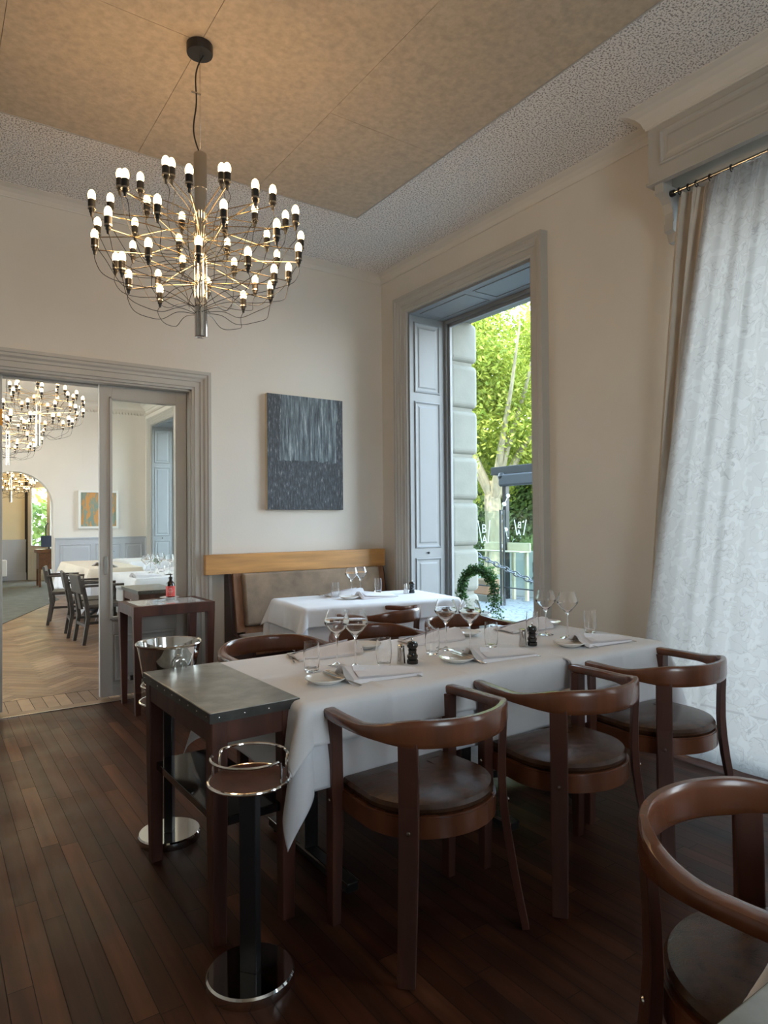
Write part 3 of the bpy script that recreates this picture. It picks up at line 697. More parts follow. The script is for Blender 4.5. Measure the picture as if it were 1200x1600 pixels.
# ------------------------------------------------------------------ chandelier
TIERS = [(8, .29, 2.965, 0), (10, .42, 2.90, .2), (11, .505, 2.82, .05), (11, .485, 2.70, .33), (10, .37, 2.575, .1)]   # count, radius, socket height, phase
def chandelier(loc, label, group):
    t = thing('chandelier', label, 'chandelier', loc, 0, group)
    z0 = -2.30     # built with absolute heights minus origin height
    OZ = 0
    def Z(z): return z
    b = B(); b.lathe([(0, 2.30), (.027, 2.30), (.031, 2.302), (.031, 3.04), (0, 3.04)], n=24); b.build('tube', 'chrome', t)
    b = B(); b.lathe([(0, 3.04), (.032, 3.04), (.032, 3.215), (.028, 3.22), (0, 3.22)], n=24); b.build('tube_cap', 'steel', t)
    b = B(); b.lathe([(0, 3.718), (.062, 3.718), (.064, 3.723), (.064, 3.763), (0, 3.763)], n=32); b.build('canopy', 'black_metal', t)
    b = B(); b.cyl((0, 0, 3.22), (0, 0, 3.72), .0012, n=6); b.box(-.043, .004, -.004, .004, 3.515, 3.521); b.build('hanging_wire', 'steel', t)
    pth = []
    for i in range(25):
        s_ = i/24; pth.append((-.008*math.sin(s_*PI)-.035*math.sin(PI*s_)*(1-.2*s_)-.012*math.sin(3*PI*s_)+.018*s_, .0, 3.215+.505*s_))
    b = B(); b.tube(pth, .0038, 8); b.build('cable', 'black_metal', t)
    me = {}
    for ti, (n, R, zs, ph) in enumerate(TIERS):
        za = [2.91, 2.86, 2.79, 2.68, 2.565][ti]
        for k in range(n):
            a = 2*PI*(k+ph)/n+.13*ti
            if ti not in me:
                b = B(); pts = [(.028, 0, za), (R*.5, .004, (za+zs)/2-.006), (R-.012, 0, zs-.022)]; b.tube(pts, .0026, 6); arm = b.build('arm', 'gold_reflection', t)
                b = B(); b.lathe([(0, -.045), (.006, -.045), (.008, -.03), (.0115, -.026), (.0115, -.012), (.0165, -.01), (.0165, .03), (.0145, .032), (0, .032)], c=(R, 0, zs), n=12); sk = b.build('socket', 'black_metal', t)
                b = B(); b.lathe([(.0168, -.012), (.0176, -.012), (.0176, -.004), (.0168, -.004)], c=(R, 0, zs), n=12, close=True); cl = b.build('collar', 'steel', sk)
                b = B(); b.lathe([(0, .032), (.0145, .032), (.0168, .042), (.0168, .056), (.0125, .069), (.006, .076), (0, .077)], c=(R, 0, zs), n=12); bl = b.build('bulb', 'bulb', sk)
                drop = .17+.03*ti if ti < 3 else .13
                zlo = max(2.36, zs-drop-.05); zend = max(2.42, zs-.25)
                ctrl = [(R, zs-.045), (R-.004, zs-.08), (R*.93, zs-.13), (R*.76, zlo+.02), (R*.52, zlo), (R*.30, (zlo+zend)/2+.02), (.028, zend)]
                sm = []
                for q in range(len(ctrl)-1):
                    for s_ in range(5):
                        tt = s_/5; p0 = ctrl[max(q-1, 0)]; p1 = ctrl[q]; p2 = ctrl[q+1]; p3 = ctrl[min(q+2, len(ctrl)-1)]
                        sm.append(tuple(.5*((2*p1[c])+(-p0[c]+p2[c])*tt+(2*p0[c]-5*p1[c]+4*p2[c]-p3[c])*tt*tt+(-p0[c]+3*p1[c]-3*p2[c]+p3[c])*tt**3) for c in (0, 1)))
                sm.append(ctrl[-1])
                b = B(); b.tube([(x_, .015*math.sin(i*.35), z_) for i, (x_, z_) in enumerate(sm)], .0017, 5); wi = b.build('wire', 'black_metal', t)
                me[ti] = (arm, sk, wi, cl, bl)
                objs = (arm, sk, wi)
            else:
                A, K, Wi, Cl, Bl = me[ti]
                objs = []
                for src in (A, K, Wi):
                    c = src.copy(); COL.objects.link(c); c.parent = t; objs.append(c)
                for src in (Cl, Bl):
                    c = src.copy(); COL.objects.link(c); c.parent = objs[1]; c.rotation_euler = (0, 0, 0)
            for o_ in objs: o_.rotation_euler = (0, 0, a)
    return t
ch = chandelier((-2.618, -2.225, 0), 'chandelier of many small bare bulbs on a chrome tube above the set tables', 'chandeliers with bare bulbs')
CH = [(-2.618, -2.225)]
for (x, y, lab, dz) in ((-2.66, 3.3, 'nearest chandelier of the next room, seen through the open doorway', 0), (-2.70, 6.4, 'farther chandelier of the next room, overlapping the nearer one, before the arch', 0), (-2.16, 11.9, 'small looking chandelier hanging beyond the round arch', -.42)):
    dup(ch, (x, y, dz), .5+y, lab); CH.append((x, y))
for i, (x, y) in enumerate(CH):
    for k in range(4 if i == 0 else 2):
        l = bpy.data.lights.new('bulb_light', 'POINT'); l.energy = (7.5 if i == 0 else 12)*BULB_W; l.color = (1, .62, .30); l.shadow_soft_size = .12
        o = bpy.data.objects.new('bulb_light', l); COL.objects.link(o); a = k*PI/2+.4 if i == 0 else k*PI+.4
        o.location = (x+.42*math.cos(a), y+.42*math.sin(a), 2.74 - (.42 if i == 3 else 0))

# ------------------------------------------------------------------ bench
t = thing('upholstered_bench', 'taupe suede wall bench with an oak top rail behind the window table', 'bench')
b = B(); b.box(-1.845, -.05, -.10, -.015, .945, 1.112, .003); b.build('top_rail', 'oak', t)
b = B()
pr_ = [(-.016, 0), (-.016, .945), (-.10, .945), (-.115, .90), (-.19, .46), (-.55, .40), (-.60, .37), (-.60, .33), (-.50, .27), (-.45, 0)]
n = len(pr_); vs = [(-1.655, y, z) for y, z in pr_]+[(-1.625, y, z) for y, z in pr_]
b.add(vs, [(i, (i+1) % n, n+(i+1) % n, n+i) for i in range(n)]+[tuple(range(n)), tuple(range(n, 2*n))]); b.build('side_panel', 'bench_dark', t)
b = B(); vs = [(-.10, y, z) for y, z in pr_]+[(-.07, y, z) for y, z in pr_]
b.add(vs, [(i, (i+1) % n, n+(i+1) % n, n+i) for i in range(n)]+[tuple(range(n)), tuple(range(n, 2*n))]); b.build('side_panel', 'bench_dark', t)
def slanted(b, x0, x1, y_top, y_bot, z_top, z_bot, th, bev):
    h = math.hypot(y_top-y_bot, z_top-z_bot); a = math.atan2(y_top-y_bot, z_top-z_bot)
    mt = Matrix.Translation((0, y_bot, z_bot)) @ Matrix.Rotation(-a, 4, 'X'); b.box(x0, x1, -th, 0, 0, h, bev, 3, mt=mt)
b = B(); slanted(b, -1.625, -1.555, -.10, -.19, .944, .46, .035, .003); slanted(b, -.17, -.10, -.10, -.19, .944, .46, .035, .003); slanted(b, -1.555, -.17, -.182, -.19, .505, .44, .035, .003)
b.build('back_frame', 'oak_dark', t)
b = B(); slanted(b, -1.552, -.173, -.112, -.186, .94, .508, .065, .02); b.build('back_cushion', 'suede', t)
b = B(); b.box(-1.62, -.10, -.58, -.22, .41, .455, .018, 3); b.build('seat_cushion', 'suede', t)
b = B(); b.box(-1.625, -.10, -.60, -.20, .345, .41, .003); b.build('seat_frame', 'oak_dark', t)
b = B(); b.box(-1.62, -.10, -.50, -.03, 0, .345); b.build('base', 'bench_dark', t)

# ------------------------------------------------------------------ tables and cloths
def cloth(name, x0, x1, y0, y1, z, drops, label, seed=0, mtl='cloth', creases=(), step=.011, wave=.010, rz=0, c=(0, 0), flare=.30, group=None, out=0):
    """a cloth over a rectangle; drops = (x0 side, x1 side, y0 side, y1 side)"""
    R = random.Random(seed); ph = [R.uniform(0, 6.28) for _ in range(12)]; b = B()
    X0, X1, Y0, Y1 = x0-drops[0], x1+drops[1], y0-drops[2], y1+drops[3]
    nx = int((X1-X0)/step); ny = int((Y1-Y0)/step); vs = []
    cr = .016
    for j in range(ny+1):
        for i in range(nx+1):
            a = X0+(X1-X0)*i/nx; q = Y0+(Y1-Y0)*j/ny
            dx = (x0-a) if a < x0 else (a-x1 if a > x1 else 0); dy = (y0-q) if q < y0 else (q-y1 if q > y1 else 0)
            sx_ = -1 if a < x0 else 1; sy_ = -1 if q < y0 else 1
            bx = min(max(a, x0), x1); by = min(max(q, y0), y1); d = math.hypot(dx, dy)
            zz = z
            if d > 0:
                if d < cr*PI/2: an = d/cr; off = cr*math.sin(an); zz = z-cr*(1-math.cos(an))
                else: off = cr; zz = z-cr-(d-cr*PI/2)
                th = math.atan2(dy, dx)   # 0: over x edge, pi/2: over y edge
                hang = max(0, d-.03)
                if dx == 0: al = bx; w = wave*(math.sin(7.3*al+ph[0])+.6*math.sin(15.1*al+ph[1])+.3*math.sin(31*al+ph[2]))
                elif dy == 0: al = by; w = wave*(math.sin(8.1*al+ph[3])+.6*math.sin(17*al+ph[4]))
                else: w = 0
                w *= min(1, hang/.16)
                if dx and dy:
                    w0 = wave*min(1, hang/.16)
                    wx = w0*(math.sin(8.1*by+ph[3])+.6*math.sin(17*by+ph[4])); wy = w0*(math.sin(7.3*bx+ph[0])+.6*math.sin(15.1*bx+ph[1])+.3*math.sin(31*bx+ph[2]))
                    w = wx*math.cos(th)**2+wy*math.sin(th)**2
                    off += flare*hang*math.sin(2*th)**1.2
                off += max(w, -.010)+.02*min(1, hang/.2)+out*min(1, d/.03)
                bx += sx_*off*math.cos(th) if dx else 0; by += sy_*off*math.sin(th) if dy else 0
            for (axn, pos, amp) in creases:
                v = a if axn == 'x' else q
                h = amp*math.exp(-((v-pos)/.013)**2)
                if d == 0: zz += h
                else:
                    if dx == 0 and axn == 'x': by += sy_*h*1.2
                    if dy == 0 and axn == 'y': bx += sx_*h*1.2
            if d == 0: zz += .0012*math.sin(9*a+ph[5])*math.sin(8*q+ph[6])
            vs.append((bx, by, zz))
    W_ = nx+1
    b.add(vs, [(j*W_+i, j*W_+i+1, (j+1)*W_+i+1, (j+1)*W_+i) for j in range(ny) for i in range(nx)], True)
    o = b.build(name, mtl)
    md = o.modifiers.new('thickness', 'SOLIDIFY'); md.thickness = .0016; md.offset = 1
    o.location = (c[0], c[1], 0); o.rotation_euler = (0, 0, rz)
    return tag(o, label, 'tablecloth', group)
TZ = .750
def table(name, label, c, sx_, sy_, rz, posts, kind='bar', group=None):
    t = thing(name, label, 'table', (c[0], c[1], 0), rz, group)
    b = B(); b.box(-sx_/2, sx_/2, -sy_/2, sy_/2, TZ-.03, TZ, .004); b.build('tabletop', 'desk', t)
    for px_ in posts:
        b = B(); b.box(px_-.03, px_+.03, -.02, .02, .05, TZ-.03, .004); b.build('post', 'black_metal', t)
        b = B(); b.box(px_-.032, px_-.030, -.021, .021, .05, TZ-.03); b.box(px_+.030, px_+.032, -.021, .021, .05, TZ-.03); b.build('post_trim', 'chrome', t)
        if kind == 'bar':
            b = B(); b.box(px_-.025, px_+.025, -sy_/2+.05, sy_/2-.05, .015, .05, .004)
            for e in (-1, 1): b.cyl((px_, e*(sy_/2-.09), 0), (px_, e*(sy_/2-.09), .015), .018, n=12)
            f = b.build('foot_bar', 'black_metal', t)
            b = B()
            for sx2 in (-.026, .025): b.box(px_+sx2, px_+sx2+.002, -sy_/2+.05, sy_/2-.05, .04, .051)
            b.build('foot_trim', 'chrome', f)
        else:
            for k in range(4):
                a = PI/4+k*PI/2+.3; d = Vector((math.cos(a), math.sin(a), 0)); o_ = Vector((px_, 0, 0))
                b = B(); b.loft([(o_+d*.02+Vector((0, 0, .075)), .03, .02), (o_+d*.40+Vector((0, 0, .045)), .014, .016)], shape=SQ, smooth=False, up=(0, 0, 1))
                b.cyl(o_+d*.385, o_+d*.385+Vector((0, 0, .05)), .017, n=12); b.build('foot', 'black_metal', t)
    return t
G_T = 'white cloth covered dining tables'
T1 = (-2.665, -1.385, -3.40, -2.60); T2 = (-1.375, -.66, -3.44, -2.60)
table('dining_table', 'dining table under white cloths beside the zinc topped side table', ((T1[0]+T1[1])/2, -3.0), 1.27, .78, 0, (-.42, .42))
table('dining_table', 'dining table under white cloths nearest the sheer curtain', ((T2[0]+T2[1])/2, -3.02), .70, .80, 0, (0,), 'star')
T3C, T3R = (-.80, -.90), math.radians(-7)
table('dining_table', 'dining table under white cloths in front of the wall bench', T3C, 1.30, .70, T3R, (-.4, .4))
cr1 = (('x', -2.33, .0045), ('x', -1.93, .004), ('x', -1.62, .0035), ('y', -2.98, .0045), ('y', -3.28, .002))
cloth('under_cloth', *T1, TZ+.003, (.31, .0, .29, .29), 'white undercloth hanging lower on the table by the zinc topped side table', 3, 'cloth2', (('x', -2.2, .002), ('x', -1.8, .002)), flare=.34)
cloth('table_cloth', T1[0], -1.345, T1[2], T1[3], TZ+.008, (.165, .0, .145, .15), 'white top cloth with short hem on the table by the zinc topped side table', 3, 'cloth', cr1, flare=.36, out=.016)
cloth('under_cloth', *T2, TZ+.0005, (.0, .30, .30, .29), 'white undercloth hanging lower on the table nearest the curtain', 8, 'cloth2', (('x', -1.0, .002),), flare=.3)
cloth('table_cloth', *T2, TZ+.005, (.0, .16, .16, .15), 'white top cloth on the table nearest the curtain', 8, 'cloth', (('x', -1.02, .002), ('y', -3.0, .0016)), flare=.32, out=.016)
cloth('under_cloth', -.65, .65, -.35, .35, TZ+.003, (.34, .30, .33, .1), 'white undercloth hanging lower in front of the wall bench', 13, 'cloth2', (('x', .1, .002),), rz=T3R, c=T3C)
cloth('table_cloth', -.65, .65, -.35, .35, TZ+.008, (.20, .15, .15, .12), 'white top cloth on the table in front of the wall bench', 13, 'cloth', (('x', -.22, .002), ('x', .25, .002), ('y', .0, .0016)), rz=T3R, c=T3C, flare=.33, out=.016)

# ------------------------------------------------------------------ horseshoe armchairs (face +y)
def rail_pt(u, dr=0):      # u in -1.42..1.42 ; |u|<=1 is the round back, beyond it the arms
    s_ = abs(u)
    if s_ <= 1: ph = u*PI/2; return Vector(((.283+dr)*math.sin(ph), -(.255+dr)*math.cos(ph), 0)), Vector((math.sin(ph), -math.cos(ph), 0))
    e = (s_-1)/.42; sg = 1 if u > 0 else -1
    return Vector((sg*(.283+dr-.016*e*e), .22*e, 0)), Vector((sg, 0.08*e, 0)).normalized()
def armchair(label, loc, rz, group):
    t = thing('armchair', label, 'chair', loc, rz, group)
    b = B(); secs = []; N = 56
    for i in range(N+1):
        u = -1.42+2.84*i/N; p, nrm = rail_pt(u); s_ = smoothstep(.40, .98, abs(u)); w = .0135+.010*s_; h = .043-.0265*s_
        top = .768-.030*s_
        if i in (0, N): w *= .75; h *= .75; top -= .003
        secs.append((p+Vector((0, 0, top-h)), h, w, (0, 0, 1)))
    b.loft(secs, shape=RR); b.build('arm_rail', 'wood', t)
    for sg in (-1, 1):
        b = B(); b.loft([((sg*.262, .172, .706), .022, .020, (1, 0, 0)), ((sg*.258, .175, .40), .023, .023, (1, 0, 0)), ((sg*.262, .182, 0), .017, .019, (1, 0, 0))], shape=SQ, smooth=False)
        lg = b.build('leg', 'wood_worn', t)
        b = B(); b.lathe([(0, 0), (.007, 0), (.005, .004), (0, .005)], mt=Matrix.Translation((sg*.281, .175, .425)) @ Matrix.Rotation(sg*PI/2, 4, 'Y'), n=10); b.build('bolt', 'steel', lg)
        ang = math.radians(47); d = Vector((sg*math.sin(ang), -math.cos(ang), 0)); base = Vector((sg*.283*math.sin(ang), -.255*math.cos(ang), 0))
        b = B(); secs = []
        for (z, off, th, w) in ((.70, .0, .011, .031), (.60, -.006, .012, .031), (.50, -.008, .013, .031), (.42, -.004, .014, .031), (.32, .008, .014, .030), (.20, .028, .013, .029), (.10, .046, .012, .028), (0, .066, .012, .027)):
            secs.append((base+d*off+Vector((0, 0, z)), th, w, d))
        b.loft(secs, shape=SQ, smooth=False); lg = b.build('leg', 'wood_worn', t)
        pb = base+d*.012+Vector((0, 0, .425)); b = B(); b.lathe([(0, 0), (.008, 0), (.006, .004), (0, .005)], mt=Matrix.Translation(pb) @ d.to_track_quat('Z', 'Y').to_matrix().to_4x4(), n=10); b.build('bolt', 'steel', lg)
    def outline(k, n=40):
        pts = []
        for i in range(n+1):
            a = PI+PI*i/n; pts.append(((.250-k)*math.cos(a), (.232-k)*math.sin(a)))
        pts += [(.245-k, .10), (.238-k, .195-k), (-.238+k, .195-k), (-.245+k, .10)]
        return pts
    b = B(); b.prism(outline(0), .392, .455, True); b.prism(outline(.004), .455, .461, True); b.build('seat_frame', 'wood', t)
    b = B(); rings = [(.016, .461), (.009, .468), (.008, .480), (.016, .492), (.04, .500), (.09, .505), (.16, .508)]; n = len(outline(0)); vs = []
    for k, z in rings:
        o2 = outline(k); vs += [(x_, y_, z) for x_, y_ in o2]
    fs = [(r*n+i, r*n+(i+1) % n, (r+1)*n+(i+1) % n, (r+1)*n+i) for r in range(len(rings)-1) for i in range(n)]+[tuple((len(rings)-1)*n+i for i in range(n))]
    b.add(vs, fs, True); b.build('seat_cushion', 'leather', t)
    b = B(); b.cyl((-.25, .17, .40), (.18, -.16, .40), .003, n=6); b.cyl((.25, .17, .398), (-.18, -.16, .398), .003, n=6); b.build('brace_rod', 'black_metal', t)
    return t
G_C = 'horseshoe armchairs with brown leather seats'
c0 = armchair('horseshoe armchair at the front of the long table, nearest the zinc topped side table', (-2.318, -3.615, 0), math.radians(1), G_C)
dup(c0, (-1.655, -3.665, 0), math.radians(-4), 'middle horseshoe armchair of three on the near side of the long table')
dup(c0, (-1.000, -3.655, 0), math.radians(-3), 'horseshoe armchair on the near side of the long table, closest to the sheer curtain')
dup(c0, (-2.27, -2.36, 0), math.radians(178), 'horseshoe armchair on the far side of the long table behind the zinc topped side table')
dup(c0, (-1.64, -2.36, 0), math.radians(180), 'horseshoe armchair on the far side of the long table behind the pepper mill, middle one')
dup(c0, (-.97, -2.36, 0), math.radians(183), 'horseshoe armchair on the far side of the long table before the ivy arch')
dup(c0, (-1.04, -1.50, 0), math.radians(28), 'horseshoe armchair drawn up to the table in front of the wall bench')
dup(c0, (-2.345, -4.805, 0), math.radians(182), 'foreground horseshoe armchair cut off by the right edge of the photo')

# ------------------------------------------------------------------ zinc topped side tables
def side_table(label, loc, rz, sx_, sy_, shelf=True, group=None):
    t = thing('side_table', label, 'side table', loc, rz, group); H = .765
    a, c = sx_/2, sy_/2
    b = B(); b.box(-a, a, -c, c, H-.035, H, .003); b.build('zinc_top', 'zinc', t)
    b = B()
    for (x0, x1, y0, y1) in ((-a-.0015, -a, -c, c), (a, a+.0015, -c, c), (-a, a, -c-.0015, -c), (-a, a, c, c+.0015)): b.box(x0, x1, y0, y1, H-.035, H-.003)
    b.build('zinc_edge', 'zinc_dark', t)
    b = B(); n = 9
    for i in range(n):
        yy = -c+.03+(sy_-.06)*i/(n-1)
        for s_ in (-1, 1): b.lathe([(.0035, 0), (.0025, .002), (0, .003)], mt=Matrix.Translation((s_*(a+.0015), yy, H-.018)) @ Matrix.Rotation(s_*PI/2, 4, 'Y'), n=8)
    for i in range(4):
        xx = -a+.03+(sx_-.06)*i/3
        for s_ in (-1, 1): b.lathe([(.0035, 0), (.0025, .002), (0, .003)], mt=Matrix.Translation((xx, s_*(c+.0015), H-.018)) @ Matrix.Rotation(-s_*PI/2, 4, 'X'), n=8)
    o = b.build('nail_heads', 'steel', t)
    b = B()
    for s_ in (-1, 1): b.box(s_*(a-.012), s_*(a-.034), -c+.05, c-.05, H-.11, H-.035, .002); b.box(-a+.05, a-.05, s_*(c-.012), s_*(c-.034), H-.11, H-.035, .002)
    b.build('apron', 'wood_worn', t)
    for s1 in (-1, 1):
        for s2 in (-1, 1):
            b = B(); b.loft([((s1*(a-.036), s2*(c-.036), H-.035), .028, .028, (1, 0, 0)), ((s1*(a-.036), s2*(c-.036), .40), .027, .027, (1, 0, 0)), ((s1*(a-.038), s2*(c-.038), 0), .022, .022, (1, 0, 0))], shape=SQ, smooth=False)
            b.build('leg', 'wood_worn', t)
    if shelf:
        b = B(); b.box(-a+.035, a-.035, -c+.03, c-.03, .375, .405, .002); b.build('shelf', 'black_gloss', t)
    return t
st = side_table('zinc topped wooden side table with a black shelf in the foreground', (-2.832, -2.975, 0), math.radians(1.2), .325, .745)
side_table('zinc topped side table of the next room, seen through the sliding door glass', (-1.98, 1.10, 0), 0, .36, .62, False)
side_table('grey zinc topped table corner at the bottom right', (-2.885, -5.365, 0), 0, .325, .745)

# ------------------------------------------------------------------ bottle stands and bucket
def stand(label, loc, rz, group=None, flip=0):
    t = thing('cooler_stand', label, 'stand', loc, rz, group)
    b = B(); b.lathe([(0, 0), (.128, 0), (.131, .006), (.131, .030), (.126, .036), (0, .036)], n=64); b.build('base', 'chrome', t)
    b = B(); b.box(-.027, .027, -.018, .018, .036, .60, .003); b.build('post', 'black_metal', t)
    b = B(); b.lathe([(0, .600), (.118, .600), (.118, .609), (0, .609)], n=48); tr_ = b.build('tray', 'wood_worn', t)
    b = B(); R = .121; b.tube([(R*math.cos(2*PI*i/48), R*math.sin(2*PI*i/48), .605) for i in range(48)], .0055, 8, closed=True); b.build('rim', 'chrome', tr_)
    for (a0, a1) in ((10, 170), (190, 350)):
        pts = []; R = .114
        for (a, z) in [(a0, .61), (a0, .65), (a0+2, .668), (a0+7, .675)]+[(a0+7+(a1-a0-14)*i/24, .675) for i in range(1, 24)]+[(a1-7, .675), (a1-2, .668), (a1, .65), (a1, .61)]:
            an = math.radians(a); pts.append((R*math.cos(an), R*math.sin(an), z))
        b = B(); b.tube(pts, .0045, 8); b.build('guard_rail', 'chrome', t)
    return t
s0 = stand('empty chrome and black cooler stand in the foreground', (-2.935, -3.545, 0), math.radians(-50), 'cooler stands with chrome ring tops')
dup(s0, (-2.862, -2.492, 0), math.radians(60), 'chrome and black cooler stand holding the steel bucket behind the side table')
t = thing('wine_bucket', 'polished steel wine bucket with ring handles', 'bucket', (-2.862, -2.492, .6105))
b = B(); b.lathe([(0, 0), (.085, 0), (.092, .006), (.132, .235), (.139, .240), (.141, .245), (.138, .249), (.131, .246), (.089, .012), (0, .010)], n=64); b.build('body', 'chrome', t)
for s_ in (0, 1):
    a = math.radians(-88)+s_*PI; d = Vector((math.cos(a), math.sin(a), 0)); c_ = d*.140+Vector((0, 0, .165))
    w = Vector((-d.y, d.x, 0)); up = (Vector((0, 0, 1))+d*.10).normalized()
    b = B(); b.tube([c_+w*(.028*math.cos(2*PI*i/24))+up*(.028*math.sin(2*PI*i/24)) for i in range(24)], .0042, 8, closed=True); b.build('ring_handle', 'chrome', t)
    b = B(); b.lathe([(0, 0), (.014, 0), (.014, .005), (.006, .010), (.006, .018), (0, .018)], mt=Matrix.Translation(d*.124+Vector((0, 0, .200))) @ d.to_track_quat('Z', 'Y').to_matrix().to_4x4(), n=16); b.build('handle_mount', 'chrome', t)

# console table by the door
t = thing('console_table', 'dark red wooden console with marble inset beside the sliding door', 'console table', (-2.225, -.29, 0))
a, c, H = .30, .235, .78
b = B()
for s_ in (-1, 1): b.box(-a, a, s_*c, s_*(c-.05), H-.075, H, .003); b.box(s_*a, s_*(a-.05), -c+.05, c-.05, H-.075, H, .003)
b.build('frame', 'wood_worn', t)
b = B(); b.box(-a+.05, a-.05, -c+.05, c-.05, H-.018, H-.001); b.build('marble_inset', 'marble', t) if 'marble' in M else b.bm.free()
if 'marble' not in M:
    mat('marble', (.60, .60, .61), .05, noise=(5, .3), coat=.5); b = B(); b.box(-a+.05, a-.05, -c+.05, c-.05, H-.018, H-.001); b.build('marble_inset', 'marble', t)
for s1 in (-1, 1):
    for s2 in (-1, 1):
        b = B(); b.loft([((s1*(a-.03), s2*(c-.03), H-.07), .030, .030, (1, 0, 0)), ((s1*(a-.036), s2*(c-.036), 0), .019, .019, (1, 0, 0))], shape=SQ, smooth=False); b.build('leg', 'wood_worn', t)
b = B(); b.box(-.27, .27, -.012, .012, .215, .25); b.build('stretcher', 'black_metal', t)
t = thing('saucer', 'white saucer under the brown bottle on the console', 'saucer', (-2.165, -.10-.07, .78))
b = B(); b.lathe([(0, 0), (.03, 0), (.034, .004), (.07, .016), (.074, .019), (.070, .020), (.034, .008), (0, .007)], n=40); b.build('dish', 'china', t)
t = thing('dispenser_bottle', 'dark brown pump bottle with a red label on the console', 'bottle', (-2.155, -.165, .788))
b = B(); b.lathe([(0, 0), (.031, 0), (.034, .004), (.034, .105), (.030, .118), (.018, .132), (.013, .138), (.013, .15), (0, .15)], n=32); b.build('bottle_body', 'bottle', t)
b = B(); b.lathe([(.0343, .015), (.0346, .016), (.0346, .095), (.0343, .096)], n=32, close=True); lb = b.build('label', 'label_red', t)
def text(s_, size, mtl, parent=None, mtx=None, name='lettering', ext=.0006):
    cu = bpy.data.curves.new(name, 'FONT'); cu.body = s_; cu.size = size; cu.align_x = 'CENTER'; cu.align_y = 'CENTER'; cu.extrude = ext; cu.resolution_u = 3
    o = bpy.data.objects.new(name, cu); COL.objects.link(o); dg = bpy.context.evaluated_depsgraph_get(); me = bpy.data.meshes.new_from_object(o.evaluated_get(dg))
    bpy.data.objects.remove(o); o = bpy.data.objects.new(name, me); me.materials.clear(); me.materials.append(M[mtl]); COL.objects.link(o)
    if parent: o.parent = parent
    if mtx is not None: o.matrix_local = mtx
    return o
def facing(pos, n, sc=1): # text plane whose normal is n
    n = Vector(n).normalized(); x = Vector((0, 0, 1)).cross(n).normalized(); y = n.cross(x)
    return Matrix(((x.x, y.x, n.x, pos[0]), (x.y, y.y, n.y, pos[1]), (x.z, y.z, n.z, pos[2]), (0, 0, 0, 1)))
nd = Vector((-.29, -.957, 0)).normalized()
b = B()
for z_, w_ in ((.078, .010), (.070, .016), (.058, .02), (.050, .018), (.040, .014), (.024, .012)):
    aa = math.atan2(nd.y, nd.x)
    for k in range(5):
        f = -1+2*k/5; g_ = -1+2*(k+1)/5; a1, a2 = aa+f*w_/.0348, aa+g_*w_/.0348; r = .0351
        b.add([(r*math.cos(a1), r*math.sin(a1), z_), (r*math.cos(a2), r*math.sin(a2), z_), (r*math.cos(a2), r*math.sin(a2), z_+.003), (r*math.cos(a1), r*math.sin(a1), z_+.003)], [(0, 1, 2, 3)])
b.build('label_print', 'label_text', lb)
b = B(); b.lathe([(0, .15), (.015, .15), (.015, .166), (.006, .168), (.006, .182), (.011, .184), (.011, .190), (0, .191)], n=16); b.box(-.034, 0, -.004, .004, .182, .189); b.build('pump', 'black_gloss', t)

# ------------------------------------------------------------------ tableware
TT = TZ+.0105
def wine(label, x, y, z=TT, group=None):
    t = thing('wine_glass', label, 'wine glass', (x, y, z), 0, group)
    outer = [(0, 0), (.038, 0), (.040, .0015), (.036, .003), (.015, .007), (.0055, .014), (.0036, .03), (.0034, .105), (.005, .122), (.012, .134), (.034, .158), (.052, .180), (.0555, .190), (.052, .203), (.040, .240)]
    inner = [(.0388, .240), (.0508, .203), (.0543, .190), (.0508, .1812), (.033, .1596), (.0115, .1365), (.004, .131), (0, .130)]
    b = B(); b.lathe(outer[:8]+[(.0034, .118), (0, .118)], n=32); b.build('stem', 'glass', t)
    b = B(); b.lathe([(0, .118), (.0045, .119)]+outer[9:]+inner, n=40); b.build('bowl', 'glass', t)
    return t
def tumbler(label, x, y, z=TT, group=None):
    b = B(); b.lathe([(0, 0), (.024, 0), (.028, .004), (.033, .04), (.034, .075), (.031, .122), (.0298, .122), (.0326, .075), (.0316, .042), (.026, .014), (0, .011)], n=36)
    o = b.build('tumbler', 'glass'); o.location = (x, y, z); return tag(o, label, 'tumbler', group)
def plate(label, x, y, z=TT, group=None):
    b = B(); b.lathe([(0, 0), (.045, 0), (.050, .003), (.072, .014), (.079, .020), (.0785, .0225), (.070, .0175), (.048, .007), (0, .006)], n=48)
    o = b.build('bread_plate', 'china'); o.location = (x, y, z); return tag(o, label, 'plate', group)
def mill(label, x, y, z=TT):
    t = thing('pepper_mill', label, 'pepper mill', (x, y, z), 0, 'black pepper mills')
    b = B(); b.lathe([(0, 0), (.024, 0), (.025, .004), (.025, .016), (.020, .019), (.024, .028), (.024, .036), (.019, .040), (.0175, .052), (.020, .060), (.016, .063), (0, .063)], n=28); b.build('body', 'black_gloss', t)
    b = B(); b.lathe([(0, .063), (.017, .064), (.024, .074), (.0245, .084), (.019, .094), (.010, .097), (0, .097)], n=28); b.build('turning_head', 'black_gloss', t)
    b = B(); b.lathe([(0, .097), (.003, .097), (.003, .102), (.006, .105), (.005, .110), (0, .111)], n=14); b.build('top_knob', 'steel', t)
    return t
def shaker(label, x, y, z=TT):
    t = thing('salt_shaker', label, 'salt shaker', (x, y, z), 0, 'steel salt shakers')
    b = B(); b.lathe([(0, 0), (.019, 0), (.0195, .003), (.0150, .072), (0, .072)], n=28); b.build('body', 'steel', t)
    b = B(); b.lathe([(0, .072), (.0153, .072), (.0153, .080), (.012, .083), (0, .084)], n=28); b.build('cap', 'chrome', t)
    return t
